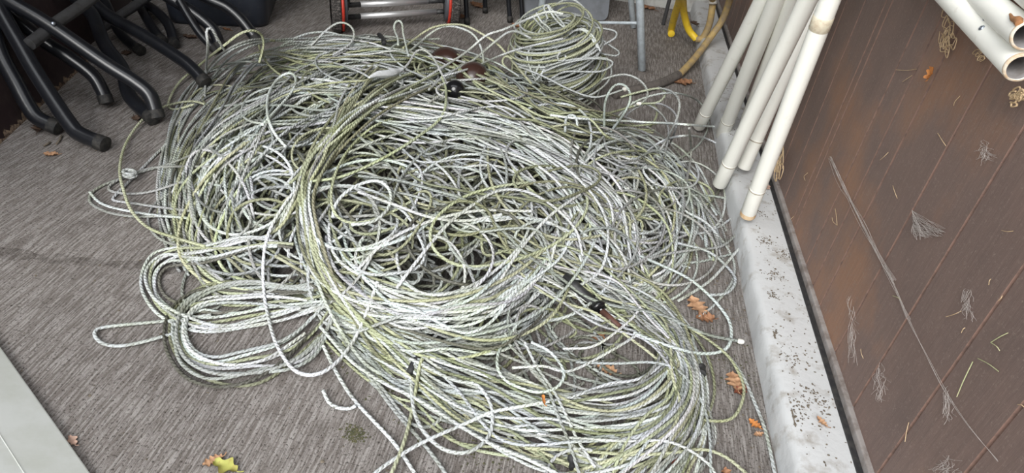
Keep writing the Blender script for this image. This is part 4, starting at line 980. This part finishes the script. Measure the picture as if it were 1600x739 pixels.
# tangled straw
def straw_clump(cx, cy, w_, h_, n, lab, off=.008, r=.0008, mat=STRAW):
    pths = []
    for i in range(n):
        a = rng.uniform(0, 6.3); x, y = cx + rng.normal(0, w_ * .4), cy + rng.normal(0, h_ * .4); pths.append([(x, y), (x + w_ * .6 * math.cos(a), y + h_ * .5 * math.sin(a)), (x + w_ * .5 * math.cos(a + 1.2), y + h_ * .8 * math.sin(a + 1)), (x + w_ * .3 * math.cos(a + 2.4), y + h_ * .5 * math.sin(a + 2))])
    threads('straw_tuft', pths, r, mat, lab, 'straw', 'straw tufts', off)
straw_clump(1479, 62, 12, 26, 18, 'looped straw tuft hanging below the wall pipe'); straw_clump(1588, 150, 16, 10, 18, 'thick straw bunch under the pipe end at the right edge', .012, .0014); straw_clump(1530, 92, 16, 10, 5, 'few crossed straws on the wall left of the pipe end')
straw_clump(1216, 252, 10, 34, 16, 'straw tuft stuck behind the nearest cream pipe', .02, .0011)
bits = [((1432, 108), (1400, 109), 0), ((1465, 208), (1478, 228), 0), ((1528, 560), (1560, 580), 1), ((1520, 565), (1495, 620), 1), ((1548, 535), (1575, 520), 1), ((1548, 535), (1562, 548), 1), ((1395, 462), (1408, 470), 1), ((1300, 340), (1308, 352), 0),
        ((1228, 344), (1240, 338), 0), ((1305, 326), (1308, 352), 0), ((1480, 80), (1494, 60), 0), ((1565, 360), (1583, 361), 0), ((1478, 495), (1502, 486), 0), ((1590, 632), (1600, 636), 0), ((1545, 445), (1548, 436), 0), ((1502, 520), (1508, 512), 0),
        ((1490, 165), (1500, 150), 0), ((1258, 282), (1262, 270), 0), ((1345, 545), (1349, 560), 0), ((1420, 660), (1414, 690), 0), ((1410, 128), (1425, 118), 0), ((1395, 290), (1402, 310), 0), ((1560, 470), (1566, 462), 0), ((1375, 250), (1388, 238), 0)]
for i, ((x0, y0), (x1, y1), g) in enumerate(bits):
    mb = MB(); add_tube(mb, catmull([on_wall(x0, y0, .002), on_wall((x0 + x1) / 2 + rng.normal(0, 1.5), (y0 + y1) / 2 + rng.normal(0, 1.5), .004), on_wall(x1, y1, .002)], .002), (.0007 if g else .0005), 6)
    tag(mb.obj('grass_blade', GREENLEAF if g else STRAW), ('green plant stalk bit stuck on the brown wall' if g else 'tiny dry straw bit stuck on the brown wall'), 'plant bit', 'green bits on the wall' if g else 'straw bits on the wall')
# crumbs of soil on kerb and floor, moss
def crumbs(name, pts, mat, label, smin, smax, kind='stuff'):
    mb = MB(); ico = bmesh.new(); bmesh.ops.create_icosphere(ico, subdivisions=1, radius=1); ico.verts.index_update(); V0 = np.array([v.co[:] for v in ico.verts]); F0 = np.array([[v.index for v in f.verts] for f in ico.faces]); ico.free()
    for p in pts:
        s = rng.uniform(smin, smax) * np.array([rng.uniform(.6, 1.6), rng.uniform(.6, 1.6), rng.uniform(.3, .7)]); mb.add(V0 * s * rng.uniform(.8, 1.2, (len(V0), 1)) + np.array(p) + [0, 0, s[2] * .5], F0)
    return tag(mb.obj(name, mat, smooth=False), label, 'dirt', kind=kind)
pts = []
for cx, cy, n, sp in ((1210, 430, 60, .012), (1208, 462, 40, .008), (1207, 520, 30, .008), (1240, 560, 60, .018), (1260, 645, 60, .026), (1232, 650, 40, .012), (1225, 400, 50, .012), (1200, 380, 60, .014), (1282, 630, 40, .018), (1262, 620, 30, .016), (1180, 330, 60, .014)):
    c = fl(cx, cy, ZK)
    for _ in range(n): pts.append((min(max(c[0] + rng.normal(0, sp), XK + .02), XW - .003), c[1] + rng.normal(0, sp), ZK + .001))
for _ in range(420): pts.append((rng.uniform(XK + .02, XW - .002), rng.uniform(.6, 2.6), ZK + .001))
crumbs('soil_crumbs', pts, SOIL, 'dark soil crumbs and litter scattered along the kerb top', .0006, .0022)
pts = []
for _ in range(1300):
    x, y = rng.uniform(-1.5, XK - .005), rng.uniform(.55, 3.3)
    if rng.random() < .35: x = XK - abs(rng.normal(0, .05)) - .004
    pts.append((x, y, 0))
crumbs('floor_grit', pts, SOIL, 'loose dark grit and soil specks over the concrete floor', .0007, .0026)
c = fl(555, 678); crumbs('moss_patch', [(c[0] + rng.normal(0, .012), c[1] + rng.normal(0, .009), 0) for _ in range(170)], MOSS, 'small dark green moss spot on the concrete at bottom centre', .0008, .0024)
pts = []
for cx, cy, n, sp in ((565, 555, 160, .03), (640, 600, 260, .04), (690, 640, 160, .04), (540, 520, 120, .03), (760, 700, 100, .04), (1120, 560, 120, .05), (310, 500, 100, .02)):
    c = fl(cx, cy)
    for _ in range(n): pts.append((c[0] + rng.normal(0, sp), c[1] + rng.normal(0, sp), 0))
crumbs('litter', pts, MOSS, 'mossy soil and litter under the front ropes', .0008, .0024)
tw = [((88, 225), (96, 212), 0), ((68, 228), (78, 222), 0), ((150, 700), (153, 706), 0), ((580, 735), (588, 722), 0)]
for (x0, y0), (x1, y1), _ in tw[:2]:
    mb = MB(); add_tube(mb, catmull([fl(x0, y0, .003), fl((x0 + x1) / 2 + 1, (y0 + y1) / 2, .005), fl(x1, y1, .003)], .003), .0028, 6); tag(mb.obj('twig', SOIL), 'short dark twig on the floor near the leftmost table feet', 'twig', 'twigs by the table feet')

# bracket that carries the wall pipes
pq = P1 + (P1b - P1) * 2.6; br.location = (XF, pq[1], pq[2] - .03)
bm_put('plate', box_bm((XF - .004, pq[1] - .02, pq[2] - .08), (XF, pq[1] + .02, pq[2] + .10)), GALV, br)
bm_put('arm', box_bm((XF - .12, pq[1] - .012, pq[2] - .030), (XF - .002, pq[1] + .012, pq[2] - .0195)), GALV, br)
pq = P1 + (P1b - P1) * -.0

# ------------------------------------------------------------------ daylight
w = bpy.data.worlds.new('overcast'); S.world = w; w.use_nodes = True; nt = w.node_tree; bg = nt.nodes['Background']
tc = nt.nodes.new('ShaderNodeTexCoord'); sp = nt.nodes.new('ShaderNodeSeparateXYZ'); nt.links.new(tc.outputs['Generated'], sp.inputs[0])
r = ramp(nt, sp.outputs[2], [(0., (.42, .42, .41)), (.04, (.92, .95, .98)), (1., (.98, 1.01, 1.05))]); nt.links.new(r.outputs[0], bg.inputs[0]); bg.inputs[1].default_value = .88
sd_ = bpy.data.lights.new('hazy_sun', 'SUN'); so = bpy.data.objects.new('hazy_sun', sd_); COL.objects.link(so); sd_.energy = 1.35; sd_.angle = math.radians(35); sd_.color = (1, .98, .94)
so.rotation_euler = Vector((.16, .90, -.66)).to_track_quat('-Z', 'Y').to_euler()
S.view_settings.view_transform = 'Standard'; S.view_settings.look = 'None'; S.view_settings.gamma = 1; S.view_settings.use_curve_mapping = False
S.view_settings.exposure = 1.35
